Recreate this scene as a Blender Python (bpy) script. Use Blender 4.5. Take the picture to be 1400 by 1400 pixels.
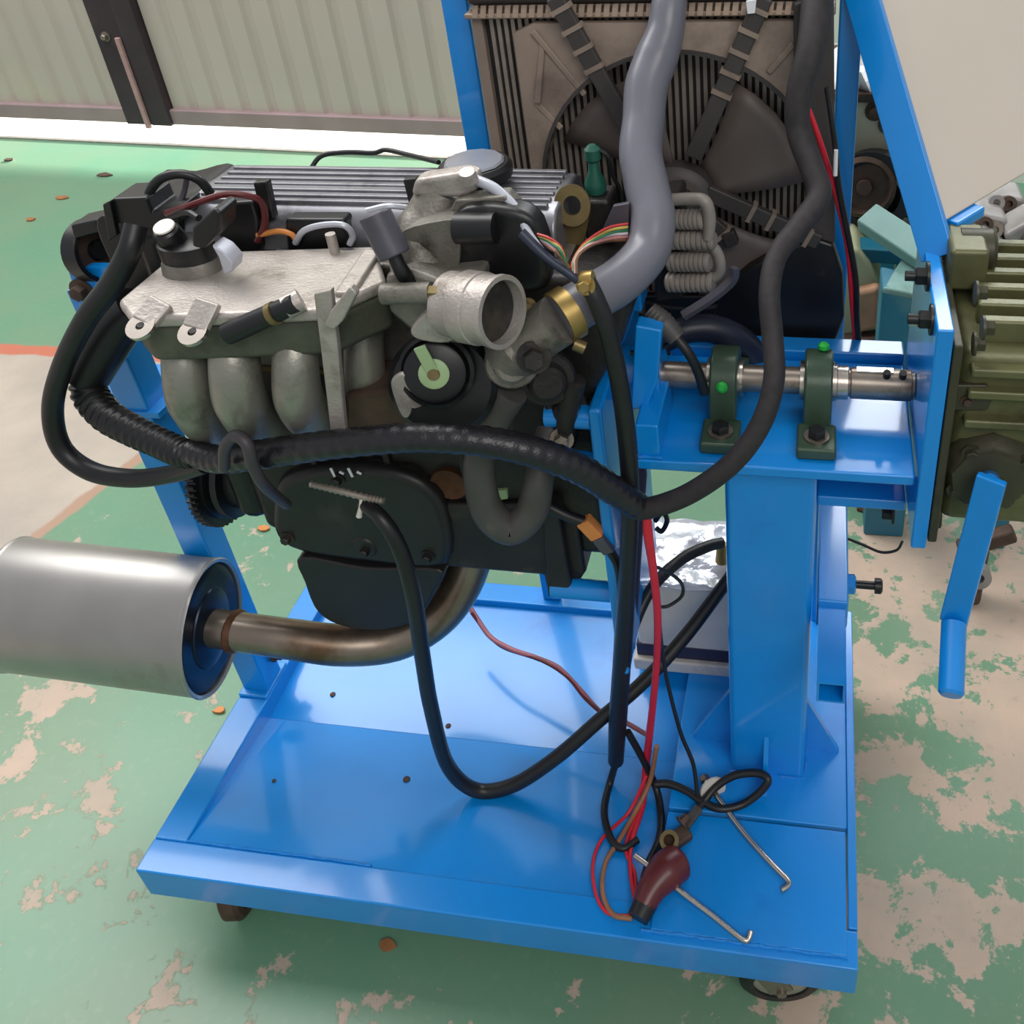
import bpy, bmesh, math, random
from mathutils import Vector, Matrix
random.seed(7)
scene = bpy.context.scene
for o in list(bpy.data.objects):
    bpy.data.objects.remove(o)
V = Vector
PI = math.pi

# ------------------------------------------------------------------ camera
# world: X along the front of the trolley, Y away from the viewer, Z up, metres
FOC, CX, CY = 1310.0, 907.0, 441.0
RX = V((0.98754588, 0.14891237, -0.05077634))     # camera right in world
RD = V((0.03770815, -0.53735188, -0.84251472))    # camera down in world
RF = V((-0.15274563, 0.83010726, -0.53627484))    # camera forward in world
CAM = V((0.81969155, -0.53418603, 1.37))
cd = bpy.data.cameras.new('camera')
cam = bpy.data.objects.new('camera', cd)
scene.collection.objects.link(cam)
cam.matrix_world = Matrix(((RX.x, -RD.x, -RF.x, CAM.x), (RX.y, -RD.y, -RF.y, CAM.y),
                           (RX.z, -RD.z, -RF.z, CAM.z), (0, 0, 0, 1)))
cd.sensor_width = 36
cd.lens = FOC / 1400 * 36
cd.shift_x = (700 - CX) / 1400
cd.shift_y = (CY - 700) / 1400
cd.clip_start = 0.01
scene.camera = cam

# ------------------------------------------------------------------ world, sun, lights, exposure
scene.view_settings.view_transform = 'Standard'
scene.view_settings.look = 'None'
scene.view_settings.exposure = 0.12
scene.view_settings.gamma = 1.0
scene.view_settings.use_curve_mapping = False
w = bpy.data.worlds.new('sky'); scene.world = w; w.use_nodes = True
wn = w.node_tree.nodes; wl = w.node_tree.links
wn['Background'].inputs[0].default_value = (0.93, 0.96, 1.0, 1)
wn['Background'].inputs[1].default_value = 0.42
def light(name, kind, loc, rot, energy, color=(1, 1, 1), size=(1, 1)):
    d = bpy.data.lights.new(name, kind); d.energy = energy; d.color = color
    if kind == 'AREA':
        d.shape = 'RECTANGLE'; d.size, d.size_y = size
    o = bpy.data.objects.new(name, d); scene.collection.objects.link(o)
    o.location = loc; o.rotation_euler = rot
    return o
sun = light('sun', 'SUN', (0, 8, 8), (math.radians(-75), 0, math.radians(-6)), 20.0, (1, .96, .9))
sun.data.angle = math.radians(6)
light('skylight', 'AREA', (-2.0, 2.3, 4.55), (0, 0, 0), 340, (1, .99, .98), (5.0, 3.2))
light('front_fill', 'AREA', (2.0, -2.2, 3.4), (math.radians(55), 0, math.radians(25)), 52, (1, .97, .92), (2.2, 1.4))  # added unseen fill, brightens the front faces and right-hand floor

# ------------------------------------------------------------------ pixel -> point at a chosen depth
def ray(px, py):
    return RX * ((px - CX) / FOC) + RD * ((py - CY) / FOC) + RF
def A(px, py, y):
    r = ray(px, py); return CAM + r * ((y - CAM.y) / r.y)
def AZ(px, py, z):
    r = ray(px, py); return CAM + r * ((z - CAM.z) / r.z)
def AX(px, py, x):
    r = ray(px, py); return CAM + r * ((x - CAM.x) / r.x)
def m_of(p, px):
    return px * (p - CAM).dot(RF) / FOC

# ------------------------------------------------------------------ materials
def lin(c):
    return tuple((x / 255 / 12.92) if x / 255 <= .04045 else ((x / 255 + .055) / 1.055) ** 2.4 for x in c) + (1,)
MATS = {}
def mat(name, col, rough=.5, metal=0., var=.12, scale=40., col2=None, amt=.0, bump=0., coat=0., bscale=None, spec=.5):
    m = bpy.data.materials.new(name); m.use_nodes = True
    nt = m.node_tree; N = nt.nodes; L = nt.links
    b = N['Principled BSDF']
    b.inputs['Roughness'].default_value = rough; b.inputs['Metallic'].default_value = metal
    b.inputs['Coat Weight'].default_value = coat; b.inputs['Coat Roughness'].default_value = .10; b.inputs['Specular IOR Level'].default_value = spec
    tc = N.new('ShaderNodeTexCoord')
    nz = N.new('ShaderNodeTexNoise'); nz.inputs['Scale'].default_value = scale; nz.inputs['Detail'].default_value = 6
    L.new(tc.outputs['Object'], nz.inputs['Vector'])
    c = lin(col)
    mr = N.new('ShaderNodeMapRange')
    mr.inputs[1].default_value = .3; mr.inputs[2].default_value = .7
    mr.inputs[3].default_value = 1 - var; mr.inputs[4].default_value = 1 + var
    L.new(nz.outputs['Fac'], mr.inputs[0])
    mul = N.new('ShaderNodeMix'); mul.data_type = 'RGBA'; mul.blend_type = 'MULTIPLY'; mul.inputs[0].default_value = 1
    mul.inputs[6].default_value = c
    L.new(mr.outputs[0], mul.inputs[7])
    out = mul.outputs[2]
    if col2 is not None:
        n2 = N.new('ShaderNodeTexNoise'); n2.inputs['Scale'].default_value = scale * .45; n2.inputs['Detail'].default_value = 8
        n2.inputs['Roughness'].default_value = .65
        L.new(tc.outputs['Object'], n2.inputs['Vector'])
        rp = N.new('ShaderNodeMapRange'); rp.inputs[1].default_value = .62 - amt * .3; rp.inputs[2].default_value = .78 - amt * .3
        L.new(n2.outputs['Fac'], rp.inputs[0])
        mx = N.new('ShaderNodeMix'); mx.data_type = 'RGBA'
        L.new(rp.outputs[0], mx.inputs[0]); L.new(out, mx.inputs[6]); mx.inputs[7].default_value = lin(col2)
        out = mx.outputs[2]
    L.new(out, b.inputs['Base Color'])
    if bump:
        bp = N.new('ShaderNodeBump'); bp.inputs['Strength'].default_value = bump; bp.inputs['Distance'].default_value = .002
        nb = N.new('ShaderNodeTexNoise'); nb.inputs['Scale'].default_value = bscale or scale * 4; nb.inputs['Detail'].default_value = 4
        L.new(tc.outputs['Object'], nb.inputs['Vector'])
        L.new(nb.outputs['Fac'], bp.inputs['Height']); L.new(bp.outputs[0], b.inputs['Normal'])
    MATS[name] = m
    return m
BLUE = mat('blue_paint', (0, 136, 222), .34, 0, .05, 9, (0, 112, 204), .12, .04, .6, 60)
BLUED = mat('blue_paint_crank', (10, 134, 218), .33, 0, .06, 20, coat=.4)
BLACK = mat('black_rubber', (23, 23, 26), .42, 0, .2, 30)
BLACKM = mat('black_plastic', (17, 17, 20), .38, 0, .25, 60, (58, 54, 50), .05)
HARN = mat('harness_tape', (30, 29, 34), .27, 0, .25, 120, bump=.3)
GREYH = mat('grey_rubber_hose', (108, 108, 118), .32, 0, .1, 15)
DUSTH = mat('dusty_hose', (70, 68, 66), .5, 0, .2, 30, (110, 104, 98), .1)
ALU = mat('cast_aluminium', (178, 170, 164), .45, .5, .12, 45, (132, 122, 112), .22, .35, bscale=300)
ALUD = mat('dull_cast_aluminium', (128, 124, 116), .5, .5, .2, 40, (72, 68, 62), .35, .35, bscale=260)
RUNN = mat('runner_aluminium', (150, 148, 138), .38, .55, .14, 25, (92, 98, 84), .3, .2, bscale=250)
PLUN = mat('plenum_underside_shade', (84, 86, 74), .5, .3, .16, 40, (60, 62, 52), .3, .3)  # dirty lower plenum half, with its shade put into a darker colour
IRON = mat('oily_iron', (34, 31, 30), .5, .05, .25, 30, (66, 58, 48), .25, .4, bscale=160)
PAN = mat('black_oil_pan', (30, 28, 29), .42, 0, .2, 18, (58, 52, 46), .2, .15)
STEEL = mat('bright_steel', (196, 186, 176), .25, .95, .08, 40)
STEELD = mat('worn_steel', (150, 140, 130), .35, .85, .16, 60, (110, 84, 66), .2)
MUFF = mat('brushed_muffler_steel', (168, 165, 162), .40, .8, .07, 12, (150, 138, 126), .2)
PIPE = mat('exhaust_pipe_steel', (142, 130, 118), .33, .85, .14, 14, (112, 88, 68), .3)
RUST = mat('weld_rust', (92, 58, 36), .6, .4, .3, 90)
MEND = mat('dark_muffler_end', (42, 50, 66), .3, .7, .15, 30)
COVER = mat('ribbed_cover_grey', (136, 136, 142), .36, .6, .12, 30, (78, 76, 78), .2)
COVERL = mat('cover_bright', (160, 162, 172), .3, .55, .08, 30)
GRN = mat('bearing_green', (58, 78, 62), .3, .1, .1, 40, (44, 60, 48), .2, .1)
OLIVE = mat('gearbox_olive', (98, 98, 66), .4, .25, .14, 30, (70, 70, 46), .25, .2)
OLIVED = mat('gearbox_dark_olive', (62, 60, 44), .45, .2, .15, 30, (44, 42, 34), .2, .2)
NIPPLE = mat('green_cap', (30, 170, 60), .4)
GOLD = mat('zinc_yellow', (168, 142, 86), .4, .75, .15, 60)
BRONZE = mat('dull_zinc', (128, 112, 76), .42, .7, .2, 40)
DUST = mat('dusty_shroud', (138, 122, 110), .62, 0, .16, 14, (96, 82, 74), .3)
SHR = mat('dark_shroud', (62, 57, 56), .55, 0, .2, 18, (90, 78, 68), .15)
BLADE = mat('fan_blade', (92, 82, 78), .5, 0, .12, 18, (96, 80, 68), .2)
CORE = mat('radiator_core_black', (34, 32, 34), .6, .2, .15, 80)
FIN = mat('radiator_fin', (150, 138, 128), .5, .5, .14, 60)
TANK = mat('radiator_tank', (52, 46, 46), .55, .1, .15, 40)
CRIMP = mat('crimped_rim', (158, 138, 122), .5, .5, .2, 50, (100, 82, 70), .25)
RED = mat('red_wire', (206, 32, 52), .4, 0, .08)
MAROON = mat('dark_red_rubber', (92, 30, 34), .35, 0, .15, 40)
PINK = mat('pinkish_wire', (150, 92, 104), .5, 0, .12)
ORANGE = mat('orange_connector', (204, 130, 66), .5, 0, .12)
COPPER = mat('tan_wire', (150, 104, 74), .5, 0, .2)
WHITE = mat('white_plastic', (212, 206, 196), .42, 0, .06, 20, (170, 160, 150), .15)
FILM = mat('crinkled_clear_film', (206, 210, 222), .14, .35, .06, 30, bump=.9, bscale=40)
TEALC = mat('green_sensor', (26, 84, 70), .4, 0, .12)
PALEG = mat('pale_green_plastic', (150, 176, 130), .45, 0, .08)
PURP = mat('dark_purple_steel', (54, 50, 74), .5, .2, .15)
CREAM = mat('cream_board', (206, 194, 182), .55, 0, .02, 6)
DOOR = mat('beige_corrugated_sheet', (184, 172, 162), .55, .0, .03, 3, (186, 176, 160), .1)
RAIL = mat('purple_grey_rail', (150, 128, 130), .55, .1, .12, 6)
DARKP = mat('dark_door_post', (58, 46, 52), .6, .2, .25, 8, (86, 62, 54), .2)
WALLM = mat('pale_wall', (212, 216, 204), .7, 0, .04, 2)
OUTM = mat('sunlit_concrete', (232, 228, 220), .9, 0, .04, 2)
TEAL = mat('teal_paint', (26, 102, 126), .45, 0, .12, 12, (90, 130, 130), .15)
TEALP = mat('pale_teal_paint', (112, 150, 146), .5, 0, .12, 12, (90, 120, 110), .2)
OLDE = mat('old_engine_cream', (170, 168, 150), .55, .15, .18, 12, (110, 96, 76), .25)
BGM = mat('old_grey_casting', (150, 146, 144), .5, .35, .25, 16, (92, 78, 70), .3)
PAPER = mat('white_paper', (226, 226, 232), .7, 0, .04)
RUSTD = mat('rusty_iron', (84, 66, 56), .62, .35, .3, 30, (54, 46, 44), .35)
LEAF = mat('dry_leaf', (150, 100, 60), .7, 0, .25)
WSCUFF = mat('weld_bead', (30, 130, 215), .12, 0, .15, 200)
CLEARW = mat('pale_caster_wheel', (150, 152, 136), .25, .1, .15, 20)
LGREY = mat('light_grey_tube', (186, 188, 198), .35, .2, .08)

# floor: worn green paint over concrete, bare walkway with a red edge at the left
def floor_mat():
    m = bpy.data.materials.new('worn_green_floor'); m.use_nodes = True
    nt = m.node_tree; N = nt.nodes; L = nt.links; b = N['Principled BSDF']
    tc = N.new('ShaderNodeTexCoord'); sep = N.new('ShaderNodeSeparateXYZ')
    L.new(tc.outputs['Object'], sep.inputs[0])
    def noise(s, d=6, r=.6, dist=0.):
        n = N.new('ShaderNodeTexNoise'); n.inputs['Scale'].default_value = s; n.inputs['Detail'].default_value = d
        n.inputs['Roughness'].default_value = r; n.inputs['Distortion'].default_value = dist
        L.new(tc.outputs['Object'], n.inputs['Vector']); return n.outputs['Fac']
    def mr(v, a, bb, c, d):
        k = N.new('ShaderNodeMapRange'); k.inputs[1].default_value = a; k.inputs[2].default_value = bb
        k.inputs[3].default_value = c; k.inputs[4].default_value = d; L.new(v, k.inputs[0]); return k.outputs[0]
    def ma(op, a, bb):
        k = N.new('ShaderNodeMath'); k.operation = op
        for i, q in enumerate((a, bb)):
            if isinstance(q, (int, float)): k.inputs[i].default_value = q
            else: L.new(q, k.inputs[i])
        return k.outputs[0]
    def mix(f, a, bb):
        k = N.new('ShaderNodeMix'); k.data_type = 'RGBA'
        if isinstance(f, (int, float)): k.inputs[0].default_value = f
        else: L.new(f, k.inputs[0])
        for i, q in ((6, a), (7, bb)):
            if isinstance(q, tuple): k.inputs[i].default_value = q
            else: L.new(q, k.inputs[i])
        return k.outputs[2]
    green = mix(mr(noise(2.2, 3), .35, .65, 0, 1), lin((98, 146, 118)), lin((114, 146, 118)))
    green = mix(mr(noise(1.3, 2), .5, .75, 0, .6), green, lin((112, 126, 102)))
    green = mix(mr(noise(60, 3), .55, .8, 0, .25), green, lin((150, 165, 140)))
    conc = mix(mr(noise(9, 6), .35, .65, 0, 1), lin((196, 172, 154)), lin((178, 162, 146)))
    conc = mix(mr(noise(40, 5), .6, .8, 0, .5), conc, lin((140, 124, 108)))
    # how much paint has gone: most to the right of the trolley, some front-left, little by the door
    dens = ma('MULTIPLY', mr(sep.outputs[0], .72, 1.0, 0, .105), mr(sep.outputs[1], -.1, .35, .35, 1))
    dens = ma('ADD', dens, mr(sep.outputs[1], -.15, .12, -.035, .0))
    dens = ma('ADD', dens, mr(sep.outputs[1], .75, 1.3, .012, -.2))
    big = ma('MULTIPLY', ma('SUBTRACT', noise(1.9, 2), .5), .35)
    f = ma('ADD', ma('ADD', ma('ADD', ma('MULTIPLY', noise(10, 9, .68, .3), .8), ma('MULTIPLY', noise(34, 6, .7), .25)), big), ma('SUBTRACT', dens, .025))
    peel = mr(f, .578, .602, 0, 1)
    col = mix(peel, green, conc)
    # bare walkway
    edge = ma('ADD', sep.outputs[0], ma('MULTIPLY', mr(sep.outputs[1], .4, 1.0, 1, 0), .16))
    wob = ma('MULTIPLY', ma('SUBTRACT', noise(14, 4), .5), .03)
    e1 = mr(ma('ADD', edge, wob), -.685, -.675, 1, 0)
    e2 = mr(ma('ADD', sep.outputs[1], wob), 1.30, 1.31, 1, 0)
    bare = ma('MULTIPLY', e1, e2)
    r1 = mr(ma('ADD', edge, wob), -.655, -.645, 1, 0)
    r2 = mr(ma('ADD', sep.outputs[1], wob), 1.345, 1.355, 1, 0)
    band = ma('MULTIPLY', r1, r2)
    redc = mix(mr(sep.outputs[1], 1.05, 1.25, 0, 1), lin((170, 138, 118)), lin((190, 112, 90)))
    col = mix(band, col, redc)
    walk = mix(mr(noise(5, 6), .35, .65, 0, 1), lin((188, 176, 162)), lin((168, 158, 148)))
    col = mix(bare, col, walk)
    L.new(col, b.inputs['Base Color'])
    L.new(mr(peel, 0, 1, .34, .62), b.inputs['Roughness'])
    bp = N.new('ShaderNodeBump'); bp.inputs['Strength'].default_value = .25; bp.inputs['Distance'].default_value = .002
    L.new(ma('SUBTRACT', ma('MULTIPLY', noise(30, 4), .4), peel), bp.inputs['Height']); L.new(bp.outputs[0], b.inputs['Normal'])
    return m
FLOOR = floor_mat()
def glow(name, col, s):
    m = bpy.data.materials.new(name); m.use_nodes = True; b = m.node_tree.nodes['Principled BSDF']
    b.inputs['Emission Color'].default_value = col; b.inputs['Emission Strength'].default_value = s
    b.inputs['Base Color'].default_value = (.8, .8, .8, 1)
    return m
PANE = glow('daylight_pane', (.92, .95, 1, 1), 13)

# ------------------------------------------------------------------ mesh helpers
def BM(): return bmesh.new()
def box(bm, lo, hi):
    lo, hi = V(lo), V(hi)
    vs = [bm.verts.new((x, y, z)) for x in (lo.x, hi.x) for y in (lo.y, hi.y) for z in (lo.z, hi.z)]
    for f in ((0, 1, 3, 2), (4, 6, 7, 5), (0, 4, 5, 1), (2, 3, 7, 6), (0, 2, 6, 4), (1, 5, 7, 3)):
        bm.faces.new([vs[i] for i in f])
    return bm
def frame(d, hint=None):
    d = V(d).normalized(); h = V(hint) if hint is not None else (V((0, 0, 1)) if abs(d.z) < .9 else V((0, 1, 0)))
    u = (h - d * h.dot(d)).normalized(); return d, u, d.cross(u)
def bar(bm, p0, p1, wu, ws, hint=None):
    """oriented bar from p0 to p1: wu thick along hint, ws along the third axis"""
    p0, p1 = V(p0), V(p1); d, u, s = frame(p1 - p0, hint)
    vs = [bm.verts.new(p + u * (a * wu / 2) + s * (c * ws / 2)) for p in (p0, p1) for a, c in ((-1, -1), (-1, 1), (1, 1), (1, -1))]
    for i in range(4):
        bm.faces.new((vs[i], vs[(i + 1) % 4], vs[4 + (i + 1) % 4], vs[4 + i]))
    bm.faces.new(vs[0:4][::-1]); bm.faces.new(vs[4:8])
    return bm
def lathe(bm, p, axis, prof, seg=24, hint=None, sx=1., sy=1., closed=False, cap=True):
    """prof: [(t along axis, radius)]"""
    p = V(p); d, u, s = frame(axis, hint); rings = []
    for t, r in prof:
        if r < 1e-6:
            rings.append([bm.verts.new(p + d * t)])
        else:
            rings.append([bm.verts.new(p + d * t + (u * math.cos(2 * PI * k / seg) * sx + s * math.sin(2 * PI * k / seg) * sy) * r) for k in range(seg)])
    pairs = list(zip(rings, rings[1:])) + ([(rings[-1], rings[0])] if closed else [])
    for a, c in pairs:
        for k in range(seg):
            q = (k + 1) % seg
            if len(a) == 1 and len(c) == 1: continue
            if len(a) == 1: bm.faces.new((a[0], c[q], c[k]))
            elif len(c) == 1: bm.faces.new((a[k], a[q], c[0]))
            else: bm.faces.new((a[k], a[q], c[q], c[k]))
    if cap and not closed:
        if len(rings[0]) > 1: bm.faces.new(rings[0][::-1])
        if len(rings[-1]) > 1: bm.faces.new(rings[-1])
    return bm
def cyl(bm, p0, p1, r0, r1=None, seg=24):
    p0, p1 = V(p0), V(p1)
    return lathe(bm, p0, p1 - p0, [(0, r0), ((p1 - p0).length, r0 if r1 is None else r1)], seg)
def catmull(pts, n=6):
    pts = [V(p) for p in pts]
    if len(pts) < 3: return pts
    P = [pts[0] * 2 - pts[1]] + pts + [pts[-1] * 2 - pts[-2]]; out = []
    for i in range(1, len(P) - 2):
        a, b, c, d = P[i - 1:i + 3]
        for k in range(n):
            t = k / n
            out.append(.5 * ((2 * b) + (c - a) * t + (2 * a - 5 * b + 4 * c - d) * t * t + (3 * b - a - 3 * c + d) * t ** 3))
    out.append(pts[-1]); return out
def tube(bm, pts, rad, seg=12, n=6, rib=0., cap=True, ribn=2):
    """pts through a smooth curve; rad a number or one per point; rib = corrugation depth"""
    if isinstance(rad, (int, float)): rad = [rad] * len(pts)
    path = catmull(pts, n); m = len(pts) - 1; rings = []
    u = None
    for i, p in enumerate(path):
        t = (path[min(i + 1, len(path) - 1)] - path[max(i - 1, 0)]).normalized()
        if u is None: u = frame(t)[1]
        u = (u - t * u.dot(t)).normalized(); s = t.cross(u)
        q = i / max(1, len(path) - 1) * m; k = min(int(q), m - 1); fr = q - k
        r = rad[k] * (1 - fr) + rad[k + 1] * fr
        if rib and (i // ribn) % 2: r *= 1 - rib
        rings.append([bm.verts.new(p + (u * math.cos(2 * PI * j / seg) + s * math.sin(2 * PI * j / seg)) * r) for j in range(seg)])
    for a, c in zip(rings, rings[1:]):
        for j in range(seg):
            q = (j + 1) % seg; bm.faces.new((a[j], a[q], c[q], c[j]))
    if cap:
        bm.faces.new(rings[0][::-1]); bm.faces.new(rings[-1])
    return bm
def prism(bm, pts, off):
    a = [bm.verts.new(V(p)) for p in pts]; c = [bm.verts.new(V(p) + V(off)) for p in pts]; n = len(a)
    bm.faces.new(a[::-1]); bm.faces.new(c)
    for i in range(n):
        bm.faces.new((a[i], a[(i + 1) % n], c[(i + 1) % n], c[i]))
    return bm
def rounded(pix, n=4):
    """closed smooth curve through the given outline points"""
    out = []; m = len(pix)
    for i in range(m):
        a, b_, c, d = (V(pix[(i + k - 1) % m]) for k in range(4))
        for k in range(n):
            t = k / n
            q = .5 * (2 * b_ + (c - a) * t + (2 * a - 5 * b_ + 4 * c - d) * t * t + (3 * b_ - a - 3 * c + d) * t ** 3)
            out.append((q.x, q.y))
    return out
def slab(bm, pix, y, depth):
    """outline given in the frontal plane at depth y, thickness away from the viewer"""
    return prism(bm, [A(px, py, y) for px, py in pix], (0, depth, 0))
def ball(bm, p, r, seg=14, sz=1.):
    return lathe(bm, V(p) - V((0, 0, r * sz)), (0, 0, 1), [(r * sz * (1 - math.cos(PI * k / 8)), r * math.sin(PI * k / 8)) for k in range(9)], seg)

def wloc(o):
    p = V((0, 0, 0))
    while o is not None:
        p += o.location; o = o.parent
    return p
def tag(o, label=None, cat=None, group=None, kind=None):
    for k, v in (('label', label), ('category', cat), ('group', group), ('kind', kind)):
        if v: o[k] = v
    return o
def O(name, bm, m, parent=None, smooth=38, bev=0., label=None, cat=None, group=None, kind=None, segs=2):
    bmesh.ops.recalc_face_normals(bm, faces=bm.faces)
    if parent is not None:
        bmesh.ops.translate(bm, verts=bm.verts, vec=-wloc(parent))
    me = bpy.data.meshes.new(name); bm.to_mesh(me); bm.free()
    me.materials.append(m)
    if smooth:
        me.polygons.foreach_set('use_smooth', [True] * len(me.polygons))
        me.set_sharp_from_angle(angle=math.radians(smooth))
    o = bpy.data.objects.new(name, me); scene.collection.objects.link(o)
    if parent is not None: o.parent = parent
    if bev:
        b = o.modifiers.new('bevel', 'BEVEL'); b.width = bev; b.segments = segs; b.limit_method = 'ANGLE'; b.angle_limit = math.radians(40)
        b.harden_normals = True
    return tag(o, label, cat, group, kind)
def thing(name, label, cat, loc=(0, 0, 0), group=None):
    o = bpy.data.objects.new(name, None); scene.collection.objects.link(o); o.location = loc; o.empty_display_size = .05
    return tag(o, label, cat, group)
def dup(o, off=None, parent=None):
    c = o.copy(); scene.collection.objects.link(c)
    if parent is not None: c.parent = parent
    if off is not None: c.location = V(o.location) + V(off)
    return c
def tray_z(x, y):
    if x > .655: return .172 if y < .158 else .177
    if y < .042: return .170
    return .170 - .034 * (y - .042) / .205 if y < .247 else .136 + .024 * (y - .247) / .225
def pxtube(pts, wpx, seg=12, n=6, rib=0., ribn=2):
    P = []
    for k, p in enumerate(pts):
        v = A(*p); wd = wpx if isinstance(wpx, (int, float)) else wpx[k]
        if 0 < v.x < .9 and v.z < .30:          # keep whatever lies on the trolley on top of its sheet metal
            for _ in range(4):
                zt = tray_z(v.x, v.y) + m_of(v, wd / 2) + .001
                if v.z < zt: v = AZ(p[0], p[1], zt)
        P.append(v)
    if isinstance(wpx, (int, float)): wpx = [wpx] * len(P)
    return tube(BM(), P, [m_of(p, q / 2) for p, q in zip(P, wpx)], seg, n, rib, True, ribn)
def hexbolt(bm, p, axis, r, h, washer=True):
    p = V(p); d = V(axis).normalized()
    if washer:
        lathe(bm, p, d, [(0, r * 1.55), (h * .22, r * 1.55)], 18)
    lathe(bm, p + d * (h * .2 if washer else 0), d, [(0, r), (h * .75, r), (h * .85, r * .85)], 6)
    return bm

# ================================================================== SETTING
def wall_y(x): return 2.64 - .081 * x
def wp(x, z, off=0.): return V((x + .081 * off, wall_y(x) + off, z))
b = BM(); prism(b, [(-6, -3, -.1), (5, -3, -.1), (5, wall_y(5), -.1), (-6, wall_y(-6), -.1)], (0, 0, .1))
O('floor', b, FLOOR, smooth=0, label='worn green painted concrete floor with bare patches', kind='structure')
b = BM(); prism(b, [(-9, wall_y(-9) + .002, -.1), (8, wall_y(8) + .002, -.1), (8, 11, -.1), (-9, 11, -.1)], (0, 0, .085))
O('ground_outside', b, OUTM, smooth=0, label='sunlit pale concrete ground outside the sliding door', kind='structure')
# sliding corrugated door: two leaves that meet at a dark post, hung above a bright gap
DB = .088
def leaf(x0, x1, label, n):
    root = tag(bpy.data.objects.new('door_%d' % n, None), label, None, None, 'structure')
    scene.collection.objects.link(root); root.location = wp((x0 + x1) / 2, 0)
    b = BM(); prof = []; x = x0; pitch = .118
    while x < x1:
        for dx, dy in ((0, 0), (.012, .012), (.034, .012), (.046, 0)):
            if x + dx <= x1: prof.append((x + dx, dy))
        x += pitch
    prof.append((x1, 0))
    lo = [b.verts.new(wp(px, DB + .05, py)) for px, py in prof]; hi = [b.verts.new(wp(px, 2.6, py)) for px, py in prof]
    for i in range(len(prof) - 1):
        b.faces.new((lo[i], lo[i + 1], hi[i + 1], hi[i]))
    sh = O('corrugated_sheet', b, DOOR, root, smooth=0)
    md = sh.modifiers.new('thick', 'SOLIDIFY'); md.thickness = .004; md.offset = 1
    b = BM(); prism(b, [wp(x0, DB, -.02), wp(x1, DB, -.02), wp(x1, DB, .03), wp(x0, DB, .03)], (0, 0, .062))
    O('bottom_rail', b, RAIL, root, bev=.006)
    b = BM(); prism(b, [wp(x0, 2.55, -.02), wp(x1, 2.55, -.02), wp(x1, 2.55, .03), wp(x0, 2.55, .03)], (0, 0, .08))
    O('top_rail', b, RAIL, root, bev=.006)
    return root
d1 = leaf(-5.2, -1.87, 'left leaf of the beige corrugated sliding door', 1)
d2 = leaf(-1.75, .62, 'right leaf of the beige corrugated sliding door', 2)
b = BM(); prism(b, [wp(-1.92, DB, -.03), wp(-1.80, DB, -.03), wp(-1.80, DB, .02), wp(-1.92, DB, .02)], (0, 0, 2.5))
O('edge_post', b, DARKP, d1, bev=.004, label='dark steel edge post of the left leaf')
b = BM(); prism(b, [wp(-1.80, DB, -.035), wp(-1.71, DB, -.035), wp(-1.71, DB, .021), wp(-1.80, DB, .021)], (0, 0, 2.5))
O('edge_post', b, DARKP, d2, bev=.004)
b = BM(); prism(b, [wp(-1.825, DB - .01, -.045), wp(-1.805, DB - .01, -.045), wp(-1.805, DB - .01, -.03), wp(-1.825, DB - .01, -.03)], (0, 0, .36))
O('bolt_rod', b, mat('pink_primer', (168, 132, 130), .6), d1, bev=.003, label='pinkish bolt rod')
b = BM(); hexbolt(b, wp(-1.87, .44, -.03), (0, -1, 0), .012, .02); O('bolt', b, STEELD, d1)
b = BM(); prism(b, [wp(-5.2, 0, -.03), wp(.62, 0, -.03), wp(.62, 0, -.012), wp(-5.2, 0, -.012)], (0, 0, .006))
O('trim_1', b, mat('floor_track', (150, 148, 140), .5, .4), label='thin steel floor track under the sliding door', kind='structure')
b = BM()
prism(b, [wp(.62, 0, 0), wp(5.2, 0, 0), wp(5.2, 0, .12), wp(.62, 0, .12)], (0, 0, 2.08))
prism(b, [wp(-9, 2.64, 0), wp(.62, 2.64, 0), wp(.62, 2.64, .12), wp(-9, 2.64, .12)], (0, 0, 2.4))
prism(b, [wp(.62, 2.78, 0), wp(5.2, 2.78, 0), wp(5.2, 2.78, .12), wp(.62, 2.78, .12)], (0, 0, 2.26))
prism(b, [wp(.62, 2.08, 0), wp(.7, 2.08, 0), wp(.7, 2.08, .12), wp(.62, 2.08, .12)], (0, 0, .7))
prism(b, [wp(2.06, 2.08, 0), wp(5.2, 2.08, 0), wp(5.2, 2.08, .12), wp(2.06, 2.08, .12)], (0, 0, .7))
O('wall_back', b, WALLM, smooth=0, label='pale wall beside and above the sliding door', kind='structure')
win = tag(bpy.data.objects.new('window_1', None), 'high daylit window in the pale wall', None, None, 'structure')
scene.collection.objects.link(win); win.location = wp(1.38, 2.08)
for k in range(2):
    x0 = .73 + k * .665
    b = BM(); prism(b, [wp(x0, 2.1, .05), wp(x0 + .635, 2.1, .05), wp(x0 + .635, 2.1, .06), wp(x0, 2.1, .06)], (0, 0, .66))
    O('pane', b, PANE, win, smooth=0)
for x0 in (.70, 1.365, 2.03):
    b = BM(); prism(b, [wp(x0, 2.08, .02), wp(x0 + .03, 2.08, .02), wp(x0 + .03, 2.08, .09), wp(x0, 2.08, .09)], (0, 0, .7))
    O('window_frame', b, LGREY, win, smooth=0)

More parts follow.
